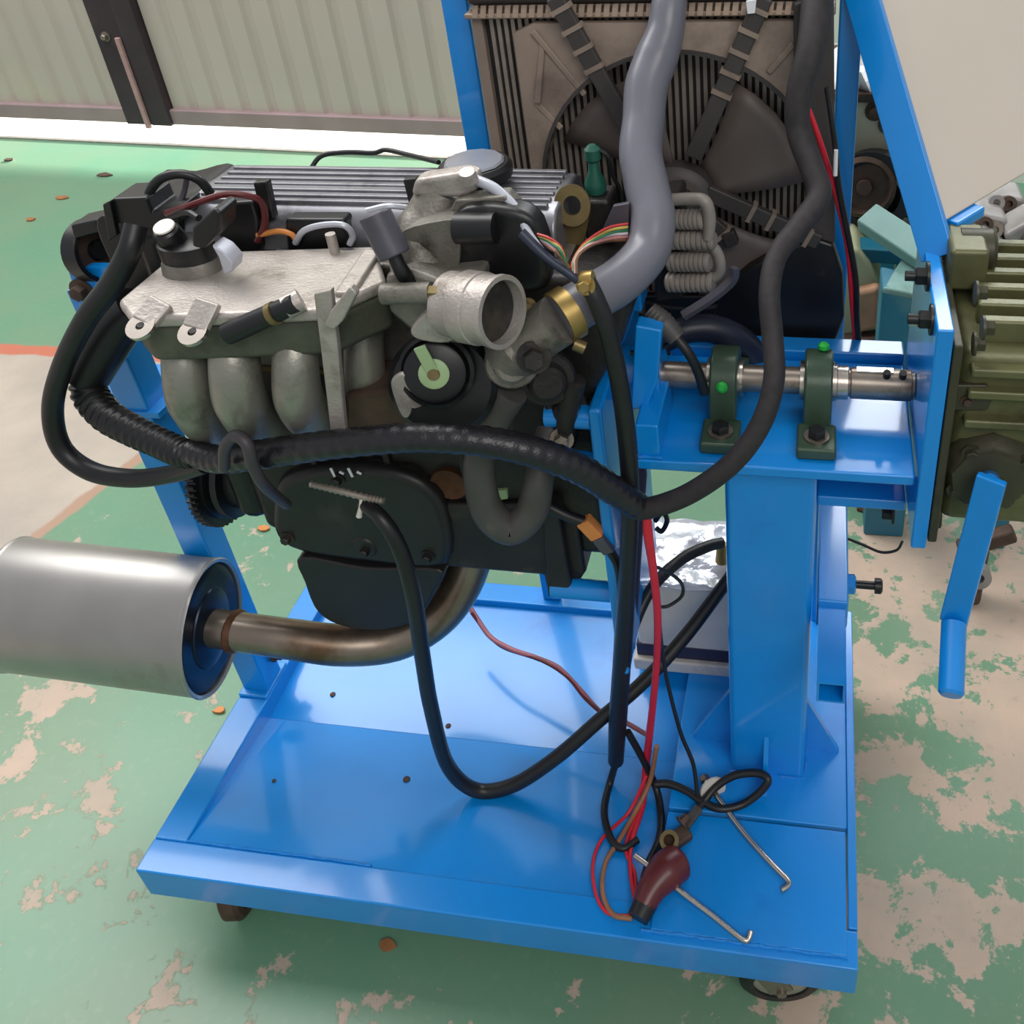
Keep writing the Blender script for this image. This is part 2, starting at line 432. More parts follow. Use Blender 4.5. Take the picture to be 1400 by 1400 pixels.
# ================================================================== ENGINE STAND
ZB = .17
st = thing('engine_stand', 'blue steel engine stand trolley with drip tray, column and radiator posts', 'engine stand', (.45, .25, 0))
def part(name, bm, m=None, par=None, bev=.0025, **k): return O(name, bm, m or BLUE, par or st, bev=bev, **k)
part('front_rail', box(BM(), (0, 0, .112), (.899, .042, ZB)))
part('side_rail', box(BM(), (0, .042, .112), (.046, .51, ZB)))
part('side_rail', box(BM(), (.888, .0425, .112), (.899, .51, ZB + .002)), bev=.0015)
part('rear_rail', box(BM(), (.046, .472, .112), (.888, .51, ZB)))
YC, ZC = .247, .138
b = BM(); prism(b, [(.046, .042, ZB - .002), (.046, YC, ZC), (.046, YC, ZC - .004), (.046, .042, ZB - .006)], (.614, 0, 0))
part('tray_panel', b, bev=0, smooth=0, label='front slope of the drip tray')
b = BM(); prism(b, [(.046, YC + .0005, ZC), (.046, .472, ZB - .012), (.046, .472, ZB - .016), (.046, YC + .0005, ZC - .004)], (.614, 0, 0))
part('tray_panel', b, bev=0, smooth=0, label='rear slope of the drip tray')
part('deck_plate', box(BM(), (.66, .012, ZB + .0003), (.886, .156, ZB + .003)), bev=.002, label='front deck plate')
part('deck_plate', box(BM(), (.66, .159, .15), (.8875, .4715, ZB + .006)), bev=.002, label='rear deck plate under the column')
b = BM()
for x in (.06, .66): box(b, (x, .05, .112), (x + .03, .46, .128))
part('cross_member', b)
# column with gussets
CL, CR, CF, CBk = .735, .832, .221, .321
part('column', box(BM(), (CL, CF, ZB), (CR, CBk, .714)), bev=.008, segs=3)
b = BM(); prism(b, [(.779, CF, ZB), (.779, CF - .036, ZB), (.779, CF - .03, ZB + .01), (.779, CF, ZB + .085)], (.007, 0, 0)); part('gusset', b, bev=.001)
b = BM(); prism(b, [(CR, .262, ZB), (CR + .048, .262, ZB), (CR + .044, .262, ZB + .012), (CR, .262, ZB + .11)], (0, .008, 0)); part('gusset', b, bev=.001)
b = BM(); prism(b, [(CL, .262, ZB), (CL - .058, .262, ZB), (CL - .054, .262, ZB + .012), (CL, .262, ZB + .12)], (0, .008, 0)); part('gusset', b, bev=.001)
rnd = random.Random(3)
def weld(p0, p1, n, r=.004):
    b = BM(); p0, p1 = V(p0), V(p1)
    tube(b, [p0.lerp(p1, i / n) + V((rnd.uniform(-.0008, .0008), rnd.uniform(-.0008, .0008), 0)) for i in range(n + 1)], [r * rnd.uniform(.7, 1.15) for _ in range(n + 1)], 8, 2)
    return part('weld_bead', b, WSCUFF, bev=0)
weld((CL, CF - .001, ZB + .003), (CR, CF - .001, ZB + .003), 14)
weld((CR + .001, CF, ZB + .003), (CR + .001, CBk, ZB + .003), 12)
weld((CL - .058, .26, ZB + .003), (CL, .26, ZB + .003), 9, .003)
weld((CR, .26, ZB + .003), (CR + .046, .26, ZB + .003), 8, .003)
weld((.65, .011, ZB + .001), (.887, .011, ZB + .001), 34, .0025)
weld((.046, .044, ZB - .001), (.3, .044, ZB - .001), 30, .002)
# top platform, end plate and lower rail
PT = .727
part('platform', box(BM(), (.648, .2, .7145), (.926, .392, PT)))
part('end_plate', box(BM(), (.928, .19, .64), (.943, .40, .905)), bev=.002, label='thick upright end plate that carries the gearbox')
part('support_rail', box(BM(), (.8325, .256, .628), (.9275, .300, .642)))
part('hinge_lug', box(BM(), (.648, .205, PT), (.672, .30, PT + .042)))
weld((.65, .203, PT + .002), (.675, .203, PT + .002), 5, .002)
part('rear_rail', box(BM(), (.655, .395, .70), (.926, .425, .738)))
b = BM()
for (px, py) in ((1270, 378), (1275, 437)):
    p = AX(px, py, .928); hexbolt(b, p, (-1, 0, 0), .0095, .012); cyl(b, p, p + V((-.022, 0, 0)), .005)
part('bolt', b, BLACKM, bev=0)
b = BM(); p = AX(1222, 700, .928); hexbolt(b, p, (-1, 0, 0), .01, .014); part('bolt', b, BLACKM, bev=0)
b = BM(); p = AX(1262, 438, .928) ; hexbolt(b, p + V((.0, 0, .0)), (-1, 0, 0), .007, .016, False); part('nut', b, STEEL, bev=0)
# telescopic leg tube beside the column
b = BM(); lo, hi = (.838, .236, .455), (.874, .415, .5)
box(b, lo, hi); sl = part('sleeve', b, bev=.003)
b = BM(); s0, s1 = (.840, .862), (.462, .494)
prism(b, [(.840, .13, .462), (.870, .13, .462), (.870, .13, .494), (.840, .13, .494)], (0, .12, 0))
it = part('inner_tube', b, bev=0, smooth=0)
bm = bmesh.new(); bm.from_mesh(it.data)
fr = min(bm.faces, key=lambda f: f.calc_center_median().y)
r = bmesh.ops.inset_individual(bm, faces=[fr], thickness=.0035)
ex = bmesh.ops.extrude_discrete_faces(bm, faces=[fr])
bmesh.ops.translate(bm, verts=ex['faces'][0].verts, vec=(0, .1, 0))
bm.to_mesh(it.data); bm.free()
b = BM(); p = V((.874, .285, .478)); lathe(b, p, (1, 0, 0), [(0, .012), (.008, .012), (.010, .009)], 6); part('weld_nut', b, bev=0)
b = BM(); lathe(b, p + V((.010, 0, 0)), (1, 0, 0), [(0, .005), (.022, .005), (.022, .0095), (.029, .0095), (.031, .007)], 12); part('clamp_screw', b, BLACKM, bev=0)
# support post at the left end, with its shelf plate and top bracket
part('post', box(BM(), (0.003, .266, ZB), (.043, .306, .865)), label='left support post')
part('shelf_plate', prism(BM(), [(-.05, .262, .692), (.058, .262, .692), (.062, .36, .692), (-.04, .36, .692)], (0, 0, .008)), bev=.001)
part('top_bracket', slab(BM(), [(90, 365), (150, 365), (152, 432), (112, 432)], .262, .012))
b = BM(); hexbolt(b, A(113, 396, .262), (0, -1, 0), .009, .012); part('bolt', b, RUSTD, bev=0)
b = BM(); hexbolt(b, (.046, .3, .215), (1, 0, 0), .007, .014); part('bolt', b, RUSTD, bev=0)
part('foot_plate', box(BM(), (.0, .255, ZB), (.046, .318, ZB + .006)))
# radiator posts, brace to the end plate
part('post', box(BM(), (.407, .484, ZB), (.437, .512, 1.135)), label='left radiator post')
part('cap_plate', box(BM(), (.395, .478, 1.135), (.455, .516, 1.141)))
part('post', box(BM(), (.836, .486, ZB), (.860, .511, 1.20)), label='right radiator post')
b = BM(); bar(b, A(1163, -60, .50), A(1283, 352, .33), .010, .034, (0, 1, 0.5)); part('brace_bar', b, bev=.001)
# rotating mounting head behind the engine
part('mount_plate', box(BM(), (.606, .185, .40), (.620, .40, .80)), bev=.004, label='upright plate that the engine bolts to')
part('mount_hub', cyl(BM(), (.620, .295, .768), (.664, .295, .768), .034, .030), bev=.002)
for (px, py, y, dx) in ((800, 570, .2, .12), (800, 632, .21, .12), (800, 806, .22, .1)):
    p = A(px, py, y); part('mount_arm', cyl(BM(), (p.x - .04, p.y, p.z), (.606, p.y, p.z), .0125), bev=0)
part('mount_arm', box(BM(), (.56, .32, .83), (.64, .36, .86)))
part('mount_strut', slab(BM(), [(868, 445), (905, 452), (900, 520), (884, 560), (862, 560)], .24, .02))
part('plate_edge', slab(BM(), [(848, 690), (880, 620), (884, 650), (868, 890), (838, 890)], .25, .006), PURP, label='dark edge plate below the head')
# casters
def caster(x, y, yaw, tyre, hubm, lab, k=1.):
    c = O('caster', box(BM(), (x - .035, y - .03, .105), (x + .035, y + .03, .112)), STEELD, st, label=lab)
    R = Matrix.Rotation(yaw, 3, 'Z')
    ax = R @ V((0, 1, 0)); cx = V((x, y, 0)) + R @ V((.022, 0, 0)); cc = V((cx.x, cx.y, .042 * k))
    b = BM(); lathe(b, cc - ax * .014, ax, [(0, .028 * k), (0, .036 * k), (.005, .042 * k), (.023, .042 * k), (.028, .036 * k), (.028, .028 * k)], 28, closed=True); O('tyre', b, tyre, c)
    b = BM(); lathe(b, cc - ax * .011, ax, [(0, .008), (0, .028 * k), (.022, .028 * k), (.022, .008)], 24, closed=True); O('wheel', b, hubm, c)
    b = BM()
    for s in (-1, 1): bar(b, V((x, y, .105)) + ax * s * .021, cc + ax * s * .021, .03, .003, R @ V((1, 0, 0)))
    cyl(b, cc - ax * .026, cc + ax * .026, .006, seg=10); O('fork', b, STEELD, c)
caster(.79, .036, .12, BLACK, CLEARW, 'caster with a pale wheel at the right front', 1.22)
caster(.068, .078, -1.4, RUSTD, RUSTD, 'rusty caster at the left front')
caster(.80, .45, .5, BLACK, CLEARW, 'caster at the right rear')
caster(.09, .45, -.4, BLACK, CLEARW, 'caster at the left rear')

# ================================================================== SHAFT, BEARINGS, GEARBOX, CRANK
SY, SZ = .295, .768
sh = thing('drive_shaft', 'bright steel shaft running through two green bearings', 'shaft', (.8, SY, SZ))
O('shaft', lathe(BM(), (.655, SY, SZ), (1, 0, 0), [(0, .0145), (.272, .0145)], 28), STEELD, sh)
O('collar', lathe(BM(), (.848, SY, SZ), (1, 0, 0), [(0, .018), (.012, .018)], 28), STEEL, sh, bev=.001)
O('sleeve', lathe(BM(), (.862, SY, SZ), (1, 0, 0), [(0, .0165), (.062, .0165)], 28), STEELD, sh, bev=.001)
O('key', box(BM(), (.868, SY - .004, SZ + .0145), (.905, SY + .004, SZ + .0185)), STEEL, sh)
for x in (.898, .914):
    O('set_screw', lathe(BM(), (x, SY - .006, SZ + .014), (0, -.3, 1), [(0, .004), (.008, .004)], 8), BLACKM, sh)
def pillow(x, lab, side):
    t = thing('pillow_block', lab, 'bearing', (x, SY, PT), 'green pillow block bearings')
    b = BM(); prof = [(-.078, 0), (-.078, .012), (-.04, .015), (-.036, .03)]
    arc = [(-.036 * math.cos(a), SZ - PT + .034 * math.sin(a)) for a in [PI * k / 12 for k in range(13)]]
    pts = [(-.078, 0), (-.078, .013), (-.05, .016), (-.038, .026)] + arc + [(.038, .026), (.05, .016), (.078, .013), (.078, 0)]
    O('housing', prism(BM(), [(x - .0145, SY + y, PT + z) for y, z in arc + [(.04, .012), (-.04, .012)]], (.029, 0, 0)), GRN, t, bev=.003)
    for s in (-1, 1):
        O('foot', box(BM(), (x - .02, SY + min(s * .036, s * .08), PT), (x + .02, SY + max(s * .036, s * .08), PT + .014)), GRN, t, bev=.003)
        O('washer', lathe(BM(), (x, SY + s * .06, PT + .014), (0, 0, 1), [(0, .013), (.003, .013)], 20), STEELD, t)
        O('bolt', lathe(BM(), (x, SY + s * .06, PT + .017), (0, 0, 1), [(0, .0095), (.006, .0095), (.008, .008)], 6), BLACKM, t)
    O('inner_ring', lathe(BM(), (x - .019, SY, SZ), (1, 0, 0), [(0, .015), (0, .020), (.038, .020), (.038, .015)], 24, closed=True), STEEL, t)
    O('grease_cap', lathe(BM(), (x + side[0], SY + side[1], SZ + side[2]), side[3], [(0, .0035), (.002, .006), (.006, .006), (.009, .003)], 12), NIPPLE, t)
pillow(.731, 'green pillow block bearing nearer the engine, grease cap facing out', (.0, -.033, .012, (0, -1, .4)))
pillow(.829, 'green pillow block bearing nearer the gearbox end', (.004, .01, .033, (0, .2, 1)))

GX0 = .944
gb = thing('worm_gearbox', 'olive green ribbed worm gearbox bolted to the end plate', 'gearbox', (1.03, .3, .65))
O('flange', box(BM(), (GX0, .192, .648), (.953, .405, .888)), OLIVED, gb, bev=.002)
O('housing', box(BM(), (.953, .208, .660), (1.13, .39, .872)), OLIVE, gb, bev=.016, segs=3)
for i, (py, w_) in enumerate(((505, 9), (535, 12), (575, 12))):
    p = A(1340, py, .205); O('rib', bar(BM(), (.963, .207, p.z), (1.13, .207, p.z), .010, .02, (0, 0, 1)), OLIVE, gb, bev=.003)
O('inspection_pad', slab(BM(), [(1300, 527), (1350, 527), (1358, 545), (1350, 562), (1300, 562)], .204, .014), OLIVED, gb, bev=.002)
O('screw', hexbolt(BM(), A(1322, 548, .204), (0, -1, 0), .004, .005), RUSTD, gb)
# finned upper housing
for i in range(6):
    z = .872 + .004; y = .225 + i * .03
    O('fin', box(BM(), (.972, y, .870), (1.13, y + .013, .894)), OLIVE, gb, bev=.003)
for (px, py) in ((1333, 400), (1342, 448), (1330, 470)):
    O('bolt', hexbolt(BM(), AX(px, py, .962), (1, 0, 0), .007, .010), OLIVED, gb)
O('boss', lathe(BM(), (.962, .34, .905), (1, 0, 0), [(0, .022), (.03, .022), (.034, .018)], 20), OLIVED, gb)
O('lug', box(BM(), (.948, .30, .88), (.985, .36, .925)), OLIVE, gb, bev=.005)
hub = A(1350, 645, .205)
O('hub', lathe(BM(), hub + V((0, .012, 0)), (0, -1, 0), [(0, .048), (.012, .046), (.020, .038), (.026, .036), (.028, .026)], 9), OLIVED, gb)
for a in range(4):
    q = hub + V((.034 * math.cos(a * PI / 2 + .6), -.006, .034 * math.sin(a * PI / 2 + .6)))
    O('hub_bolt', hexbolt(BM(), q, (0, -1, 0), .006, .008), OLIVED, gb)
O('drain_lug', slab(BM(), [(1262, 690), (1290, 690), (1288, 724), (1262, 726)], .215, .03), OLIVED, gb, bev=.003)
ck = thing('crank_handle', 'blue crank arm with round grip hanging from the gearbox hub', 'crank', hub)
O('stub_shaft', cyl(BM(), hub + V((0, -.01, 0)), A(1352, 662, .165), .010), BLUED, ck)
p0, p1 = A(1354, 662, .160), A(1303, 852, .150)
O('crank_arm', bar(BM(), p0 + (p0 - p1) * .04, p1, .0085, .027, (-.45, -1, .2)), BLUED, ck, bev=.002)
p2 = A(1299, 950, .085)
O('grip', lathe(BM(), p1 + V((0, -.004, .004)), p2 - p1, [(0, .008), (0, .0125), ((p2 - p1).length - .003, .0125), ((p2 - p1).length, .010)], 24), BLUED, ck)

# ================================================================== RADIATOR
rd = thing('radiator', 'dusty radiator with dark fan shroud standing behind the engine', 'radiator', (.64, .48, .70))
RX0, RX1, RZ0, RZ1 = .446, .828, .715, 1.105
O('core', box(BM(), (RX0 + .012, .474, RZ0), (RX1 - .012, .500, RZ1)), CORE, rd)
fins = None; nf = 44
for i in range(nf):
    x = RX0 + .016 + (RX1 - RX0 - .032) * (i + .5) / nf
    if fins is None:
        fins = O('fin_strip', box(BM(), (x - .0021, .4705, RZ0 + .002), (x + .0021, .4745, RZ1 - .002)), FIN, rd, smooth=0); fx = x
    else:
        dup(fins, (x - fx, 0, 0), rd)
for x in (RX0, RX1 - .012):
    O('side_frame', box(BM(), (x, .464, RZ0 - .01), (x + .012, .505, RZ1 + .01)), DUST, rd, bev=.002)
O('upper_tank', box(BM(), (RX0 - .002, .458, RZ1 + .012), (RX1 + .002, .51, RZ1 + .065)), TANK, rd, bev=.008)
O('tank_flange', box(BM(), (RX0 - .004, .455, RZ1), (RX1 + .004, .512, RZ1 + .006)), CRIMP, rd, bev=.002)
ct = None
for i in range(42):
    x = RX0 + .004 + (RX1 - RX0 - .008) * (i + .5) / 42
    if ct is None:
        ct = O('crimp_tab', prism(BM(), [(x - .003, .4535, RZ1 + .002), (x + .003, .4535, RZ1 + .002), (x + .0045, .4565, RZ1 + .014), (x - .0015, .4565, RZ1 + .014)], (0, .003, 0)), CRIMP, rd, smooth=0); cx0 = x
    else: dup(ct, (x - cx0, 0, 0), rd)
O('lower_tank', box(BM(), (RX0, .458, RZ0 - .055), (RX1, .51, RZ0)), TANK, rd, bev=.006)
# shroud: plate with a round opening and a raised lip
FC = V((.668, .448, .918)); FR = .154
def shroud(x0, x1, z0, z1, y0, y1):
    b = BM(); n = 64; inn, out, inn2, out2 = [], [], [], []
    for k in range(n):
        a = 2 * PI * k / n; c, s = math.cos(a), math.sin(a)
        tx = ((x1 - FC.x) / c if c > 0 else (x0 - FC.x) / c) if abs(c) > 1e-6 else 1e9
        tz = ((z1 - FC.z) / s if s > 0 else (z0 - FC.z) / s) if abs(s) > 1e-6 else 1e9
        t = min(tx, tz)
        inn.append(b.verts.new((FC.x + FR * c, y0 - .006, FC.z + FR * s))); out.append(b.verts.new((FC.x + t * c, y0 + .004, FC.z + t * s)))
        inn2.append(b.verts.new((FC.x + FR * c, y1, FC.z + FR * s))); out2.append(b.verts.new((FC.x + t * c, y1, FC.z + t * s)))
    for k in range(n):
        q = (k + 1) % n
        b.faces.new((inn[k], out[k], out[q], inn[q])); b.faces.new((inn[k], inn[q], inn2[q], inn2[k]))
        b.faces.new((out[k], out2[k], out2[q], out[q])); b.faces.new((inn2[k], inn2[q], out2[q], out2[k]))
    return b
O('fan_shroud', shroud(.495, .8262, .745, RZ1 - .004, .448, .464), DUST, rd, smooth=30)
O('opening_lip', lathe(BM(), FC + V((0, .004, 0)), (0, -1, 0), [(0, FR), (0, FR + .004), (.013, FR + .004), (.013, FR)], 56, closed=True), SHR, rd)
O('side_shroud', slab(BM(), [(1085, 5), (1140, -10), (1142, 330), (1100, 420), (1075, 420), (1105, 300), (1085, 150)], .442, .016), SHR, rd, bev=.003)
for (a, c_) in (((758, -5), (862, 178)), ((1045, -5), (948, 215)), ((1120, 330), (965, 262)), ((1000, 330), (938, 275))):
    p, q = A(a[0], a[1], .440), A(c_[0], c_[1], .436)
    arm = O('shroud_arm', bar(BM(), p, q, .010, .019, (0, 1, 0)), SHR, rd, bev=.002)
    n = int((q - p).length / .022)
    for k in range(n // 2 + 1):
        t0 = p.lerp(q, (k + .5) / n); dd = (q - p).normalized()
        O('arm_rib', bar(BM(), t0, t0 + dd * .005, .014, .022, (0, 1, 0)), DUST, arm, smooth=0)
O('fan_motor', lathe(BM(), (FC.x - .004, .456, FC.z - .015), (0, -1, 0), [(0, .045), (.02, .045), (.026, .04), (.03, .024), (.036, .022), (.038, .012)], 30), SHR, rd)
O('motor_ring', lathe(BM(), (FC.x - .004, .43, FC.z - .015), (0, -1, 0), [(0, .028), (0, .036), (.006, .036), (.006, .028)], 30, closed=True), BLADE, rd)
hubc = V((FC.x - .002, .458, FC.z - .012))
for k in range(4):
    a0 = math.radians(30 + 90 * k); b = BM(); rows = []
    for i in range(7):
        r = .038 + (.145 - .038) * i / 6; row = []
        for j in range(6):
            a = a0 + math.radians(-24 - 4 * i / 6 + (48 + 8 * i / 6) * j / 5) + .12 * i / 6
            row.append(b.verts.new(hubc + V((r * math.cos(a), -.010 + .012 * j / 5 - .004 * math.sin(PI * i / 6), r * math.sin(a)))))
        rows.append(row)
    for i in range(6):
        for j in range(5): b.faces.new((rows[i][j], rows[i + 1][j], rows[i + 1][j + 1], rows[i][j + 1]))
    o = O('fan_blade', b, BLADE, rd); md = o.modifiers.new('thick', 'SOLIDIFY'); md.thickness = .0025
O('lower_shroud', slab(BM(), rounded([(985, 405), (1050, 352), (1140, 335), (1140, 475), (985, 475)], 3), .436, .018), BLACKM, rd, bev=.004)
O('lower_shroud', slab(BM(), [(880, 405), (980, 405), (980, 475), (880, 475)], .44, .014), BLACKM, rd, bev=.004)
for a, c_ in (((728, 42), (800, 130)), ((735, 142), (768, 176)), ((742, 60), (735, 142)), ((1085, 60), (1050, 100))):
    O('shroud_ridge', bar(BM(), A(a[0], a[1], .449), A(c_[0], c_[1], .443), .005, .007, (0, 1, 0)), DUST, rd, bev=.002)
O('clip', slab(BM(), [(1020, 2), (1034, 0), (1032, 18), (1022, 19)], .43, .003), PAPER, rd)
O('connector', slab(BM(), [(985, 322), (1003, 316), (1010, 334), (993, 341)], .43, .012), TANK, rd, bev=.002)

# ================================================================== ENGINE
en = thing('engine', 'four cylinder car engine with grey intake manifold on blue stand', 'engine', (.37, .30, .37))
def ep(name, bm, m, par=None, bev=.003, **k): return O(name, bm, m, par or en, bev=bev, **k)
ep('cylinder_block', box(BM(), (.165, .235, .545), (.600, .395, .80)), IRON, bev=.012)
for (px, py, y, r) in ((560, 650, .232, 22), (615, 660, .232, 26), (520, 640, .232, 20)):
    p = A(px, py, y); ep('core_plug', lathe(BM(), p + V((0, .004, 0)), (0, -1, 0), [(0, m_of(p, r)), (.008, m_of(p, r)), (.006, m_of(p, r * .8)), (.003, 0)], 20), RUST if r == 26 else IRON, bev=0)
for i in range(4):
    x = .26 + i * .09; ep('block_rib', box(BM(), (x, .228, .57), (x + .008, .24, .78)), IRON, bev=.002)
ep('lower_crankcase', slab(BM(), rounded([(370, 695), (385, 657), (470, 640), (560, 655), (608, 700), (608, 777), (500, 772), (410, 758), (375, 735)]), .215, .15), PAN, bev=.012)
pan = ep('oil_pan', slab(BM(), rounded([(410, 763), (500, 777), (600, 780), (594, 810), (570, 848), (522, 862), (470, 858), (434, 838), (416, 798)]), .213, .155), PAN, bev=.016)
O('drain_plug', cyl(BM(), A(490, 845, .26), A(491, 862, .26), .009, seg=12), RUSTD, pan)
for (px, py) in ((500, 752), (393, 735), (462, 655), (585, 760)):
    ep('bolt', hexbolt(BM(), A(px, py, .215), (0, -1, 0), .0058, .008), IRON, bev=0)
ep('crankcase_boss', lathe(BM(), A(500, 745, .219), (0, -1, 0), [(0, .02), (.006, .014)], 16), PAN, bev=0)
ep('bellhousing_flange', slab(BM(), [(600, 690), (760, 690), (790, 720), (800, 785), (780, 815), (748, 817), (742, 788), (650, 780), (600, 775)], .225, .19), IRON, bev=.006)
ep('flange_rib', slab(BM(), [(740, 690), (762, 690), (780, 800), (778, 818), (748, 818)], .212, .02), IRON, bev=.004)
ep('cylinder_head', box(BM(), (.178, .228, .80), (.590, .385, .932)), ALUD, bev=.006)
ep('head_gasket', box(BM(), (.172, .226, .797), (.594, .388, .803)), BRONZE, bev=0)
ep('timing_cover', box(BM(), (.132, .236, .56), (.170, .39, .955)), BLACKM, bev=.014)
# toothed crank pulley and front pulleys
def gear(p, ax, r0, r1, n, wdt):
    b = BM(); pts = []
    d, u, s = frame(ax)
    for k in range(n):
        for f_, r in ((0, r0), (.25, r1), (.5, r1), (.75, r0)):
            a = 2 * PI * (k + f_) / n; pts.append(V(p) + (u * math.cos(a) + s * math.sin(a)) * r)
    return prism(b, pts, d * wdt)
pc = V((.082, .292, .585))
ep('trigger_wheel', gear(pc, (1, 0, 0), .064, .069, 46, .012), BLACKM, bev=0, smooth=30)
ep('crank_pulley', lathe(BM(), pc + V((.012, 0, 0)), (1, 0, 0), [(0, .058), (.004, .058), (.006, .05), (.012, .056), (.02, .056), (.022, .044), (.038, .044), (.04, .05), (.05, .05)], 36), BLACKM, bev=0)
sp = A(136, 342, .285)
ep('cam_pulley', lathe(BM(), sp + V((-.012, 0, 0)), (1, -.15, .1), [(0, .035), (.02, .035), (.02, .030), (.006, .028), (.006, .012), (.016, .010), (.016, 0)], 32), BLACKM, bev=0)
ep('cam_pulley_face', lathe(BM(), sp + V((-.004, 0, 0)), (1, -.15, .1), [(0, .012), (0, .027), (.002, .027), (.002, .012)], 28, closed=True), RUSTD, bev=0)
ep('upper_timing_cover', slab(BM(), rounded([(130, 300), (180, 298), (236, 290), (245, 350), (175, 400), (150, 360)]), .24, .12), BLACKM, bev=.008)
# valve cover
b = BM(); yz = [(.247, .932), (.244, .955), (.250, .968), (.262, .978), (.30, .981), (.345, .979), (.362, .970), (.372, .95), (.374, .932)]
prism(b, [(.190, y, z) for y, z in yz], (.388, 0, 0))
vc = ep('valve_cover', b, COVER, bev=.004)
for i in range(7):
    y = .262 + i * .013
    O('cover_rib', box(BM(), (.200, y, .972), (.568, y + .007, .9828)), COVER, vc, bev=.0015)
O('cover_end', lathe(BM(), (.190, .31, .935), (-1, 0, 0), [(0, .052), (.012, .048), (.022, .036), (.027, .0)], 24, sx=.85), COVER, vc)
for (px, py) in ((355, 262), (560, 258)):
    O('cover_clip', slab(BM(), [(px - 10, py - 12), (px + 9, py - 14), (px + 20, py + 38), (px + 4, py + 44)], .242, .01), BLACKM, vc, bev=.002)
cp = V((.488, .300, .983))
cap = O('oil_filler_cap', lathe(BM(), cp, (0, 0, 1), [(0, .022), (.008, .022), (.012, .036), (.022, .037), (.026, .033), (.027, 0)], 28), BLACKM, vc)
O('cap_top', lathe(BM(), cp + V((0, 0, .0268)), (0, 0, 1), [(0, .030), (.002, .028), (.003, 0)], 12), COVERL, cap)
# intake manifold
im = tag(ep('intake_manifold', prism(BM(), [AZ(px, py, .95) for px, py in ((240, 344), (372, 340), (512, 335), (528, 383), (486, 402), (440, 424), (300, 430), (178, 434), (160, 410))], (0, 0, -.013)), ALU, bev=.005, segs=3), 'grey cast plenum with four curved runners')
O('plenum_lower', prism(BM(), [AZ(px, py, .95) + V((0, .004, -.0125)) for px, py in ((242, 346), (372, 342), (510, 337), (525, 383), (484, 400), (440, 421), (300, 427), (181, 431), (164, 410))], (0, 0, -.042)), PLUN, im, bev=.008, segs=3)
O('plenum_ridge', bar(BM(), AZ(510, 345, .951), AZ(470, 405, .951), .008, .018, (0, 0, 1)), ALU, im, bev=.003)
for pts, wd, m_ in (([(254, 455, .15), (254, 500, .13), (264, 548, .13), (290, 584, .16), (320, 600, .21)], [58, 62, 66, 60, 50], RUNN),
                    ([(321, 452, .145), (321, 500, .125), (330, 548, .125), (354, 582, .155), (388, 598, .21)], [62, 68, 72, 64, 52], RUNN),
                    ([(406, 450, .145), (404, 500, .125), (410, 548, .125), (434, 580, .155), (466, 594, .21)], [58, 62, 66, 60, 50], RUNN),
                    ([(497, 448, .20), (498, 500, .19), (506, 548, .19), (526, 580, .205), (550, 592, .23)], [52, 56, 58, 54, 48], RUNN)):
    O('runner', pxtube(pts, wd, 20, 6), m_, im)
O('runner_web', slab(BM(), [(291, 480), (296, 478), (304, 540), (322, 590), (314, 592), (298, 545)], .128, .02), ALU, im)
O('support_bracket', slab(BM(), [(428, 402), (452, 396), (462, 480), (472, 592), (452, 598), (438, 480)], .108, .008), ALU, im, bev=.002)
O('bracket_arm', slab(BM(), [(478, 392), (488, 402), (468, 440), (456, 452), (442, 446), (452, 425)], .100, .008), ALU, im, bev=.002)
for (x0, y0, x1, y1) in ((222, 412, 196, 442), (286, 412, 267, 450)):
    p, q = A(x0, y0, .108), A(x1, y1, .088)
    tb_ = O('mounting_tab', bar(BM(), p, q, .007, .024, (0, -.7, .7)), ALU, im, bev=.002)
    O('tab_eye', lathe(BM(), q + V((0, -.003, -.003)), (0, -.45, .9), [(0, .004), (0, .013), (.004, .013), (.004, .004)], 20, closed=True), STEEL, tb_)
    O('tab_hole', lathe(BM(), q + V((0, -.001, -.001)), (0, -.45, .9), [(0, .0045), (.003, .0045)], 12), IRON, tb_)
vs = O('vacuum_cap', pxtube([(404, 414, .10), (375, 428, .098), (312, 456, .094)], [26, 30, 32], 16), BLACK, im)
O('spring_clip', cyl(BM(), A(378, 427, .0975), A(371, 430, .097), m_of(A(375, 428, .1), 16.5), seg=16), BRONZE, vs)
O('vacuum_port', cyl(BM(), A(412, 410, .108), A(390, 421, .1), m_of(A(400, 415, .1), 17), seg=16), ALU, im)
# pressure sensor on the plenum
sb = AZ(264, 368, .95)
O('sensor_boss', lathe(BM(), sb + V((0, 0, -.004)), (0, 0, 1), [(0, .03), (.012, .028), (.016, .026)], 20, sx=.75), ALUD, im)
se = O('pressure_sensor', lathe(BM(), sb + V((0, .002, .012)), (0, 0, 1), [(0, .027), (.016, .027), (.018, .022)], 20, sx=.75), BLACKM, im)
O('sensor_cap', lathe(BM(), sb + V((-.010, .0, .030)), (0, -.35, 1), [(0, .013), (.014, .012), (.016, .010)], 18), BLACKM, se)
O('cap_disc', lathe(BM(), sb + V((-.010, -.005, .0465)), (0, -.35, 1), [(0, .010), (.0015, .0095)], 18), WHITE, se)
O('sensor_plug', slab(BM(), [(262, 312), (292, 285), (302, 292), (300, 318), (278, 342), (262, 338)], .16, .03), BLACKM, se, bev=.003)
O('sensor_bracket', slab(BM(), [(288, 335), (304, 344), (318, 360), (317, 372), (306, 376), (298, 352)], .155, .02), LGREY, se, bev=.002)
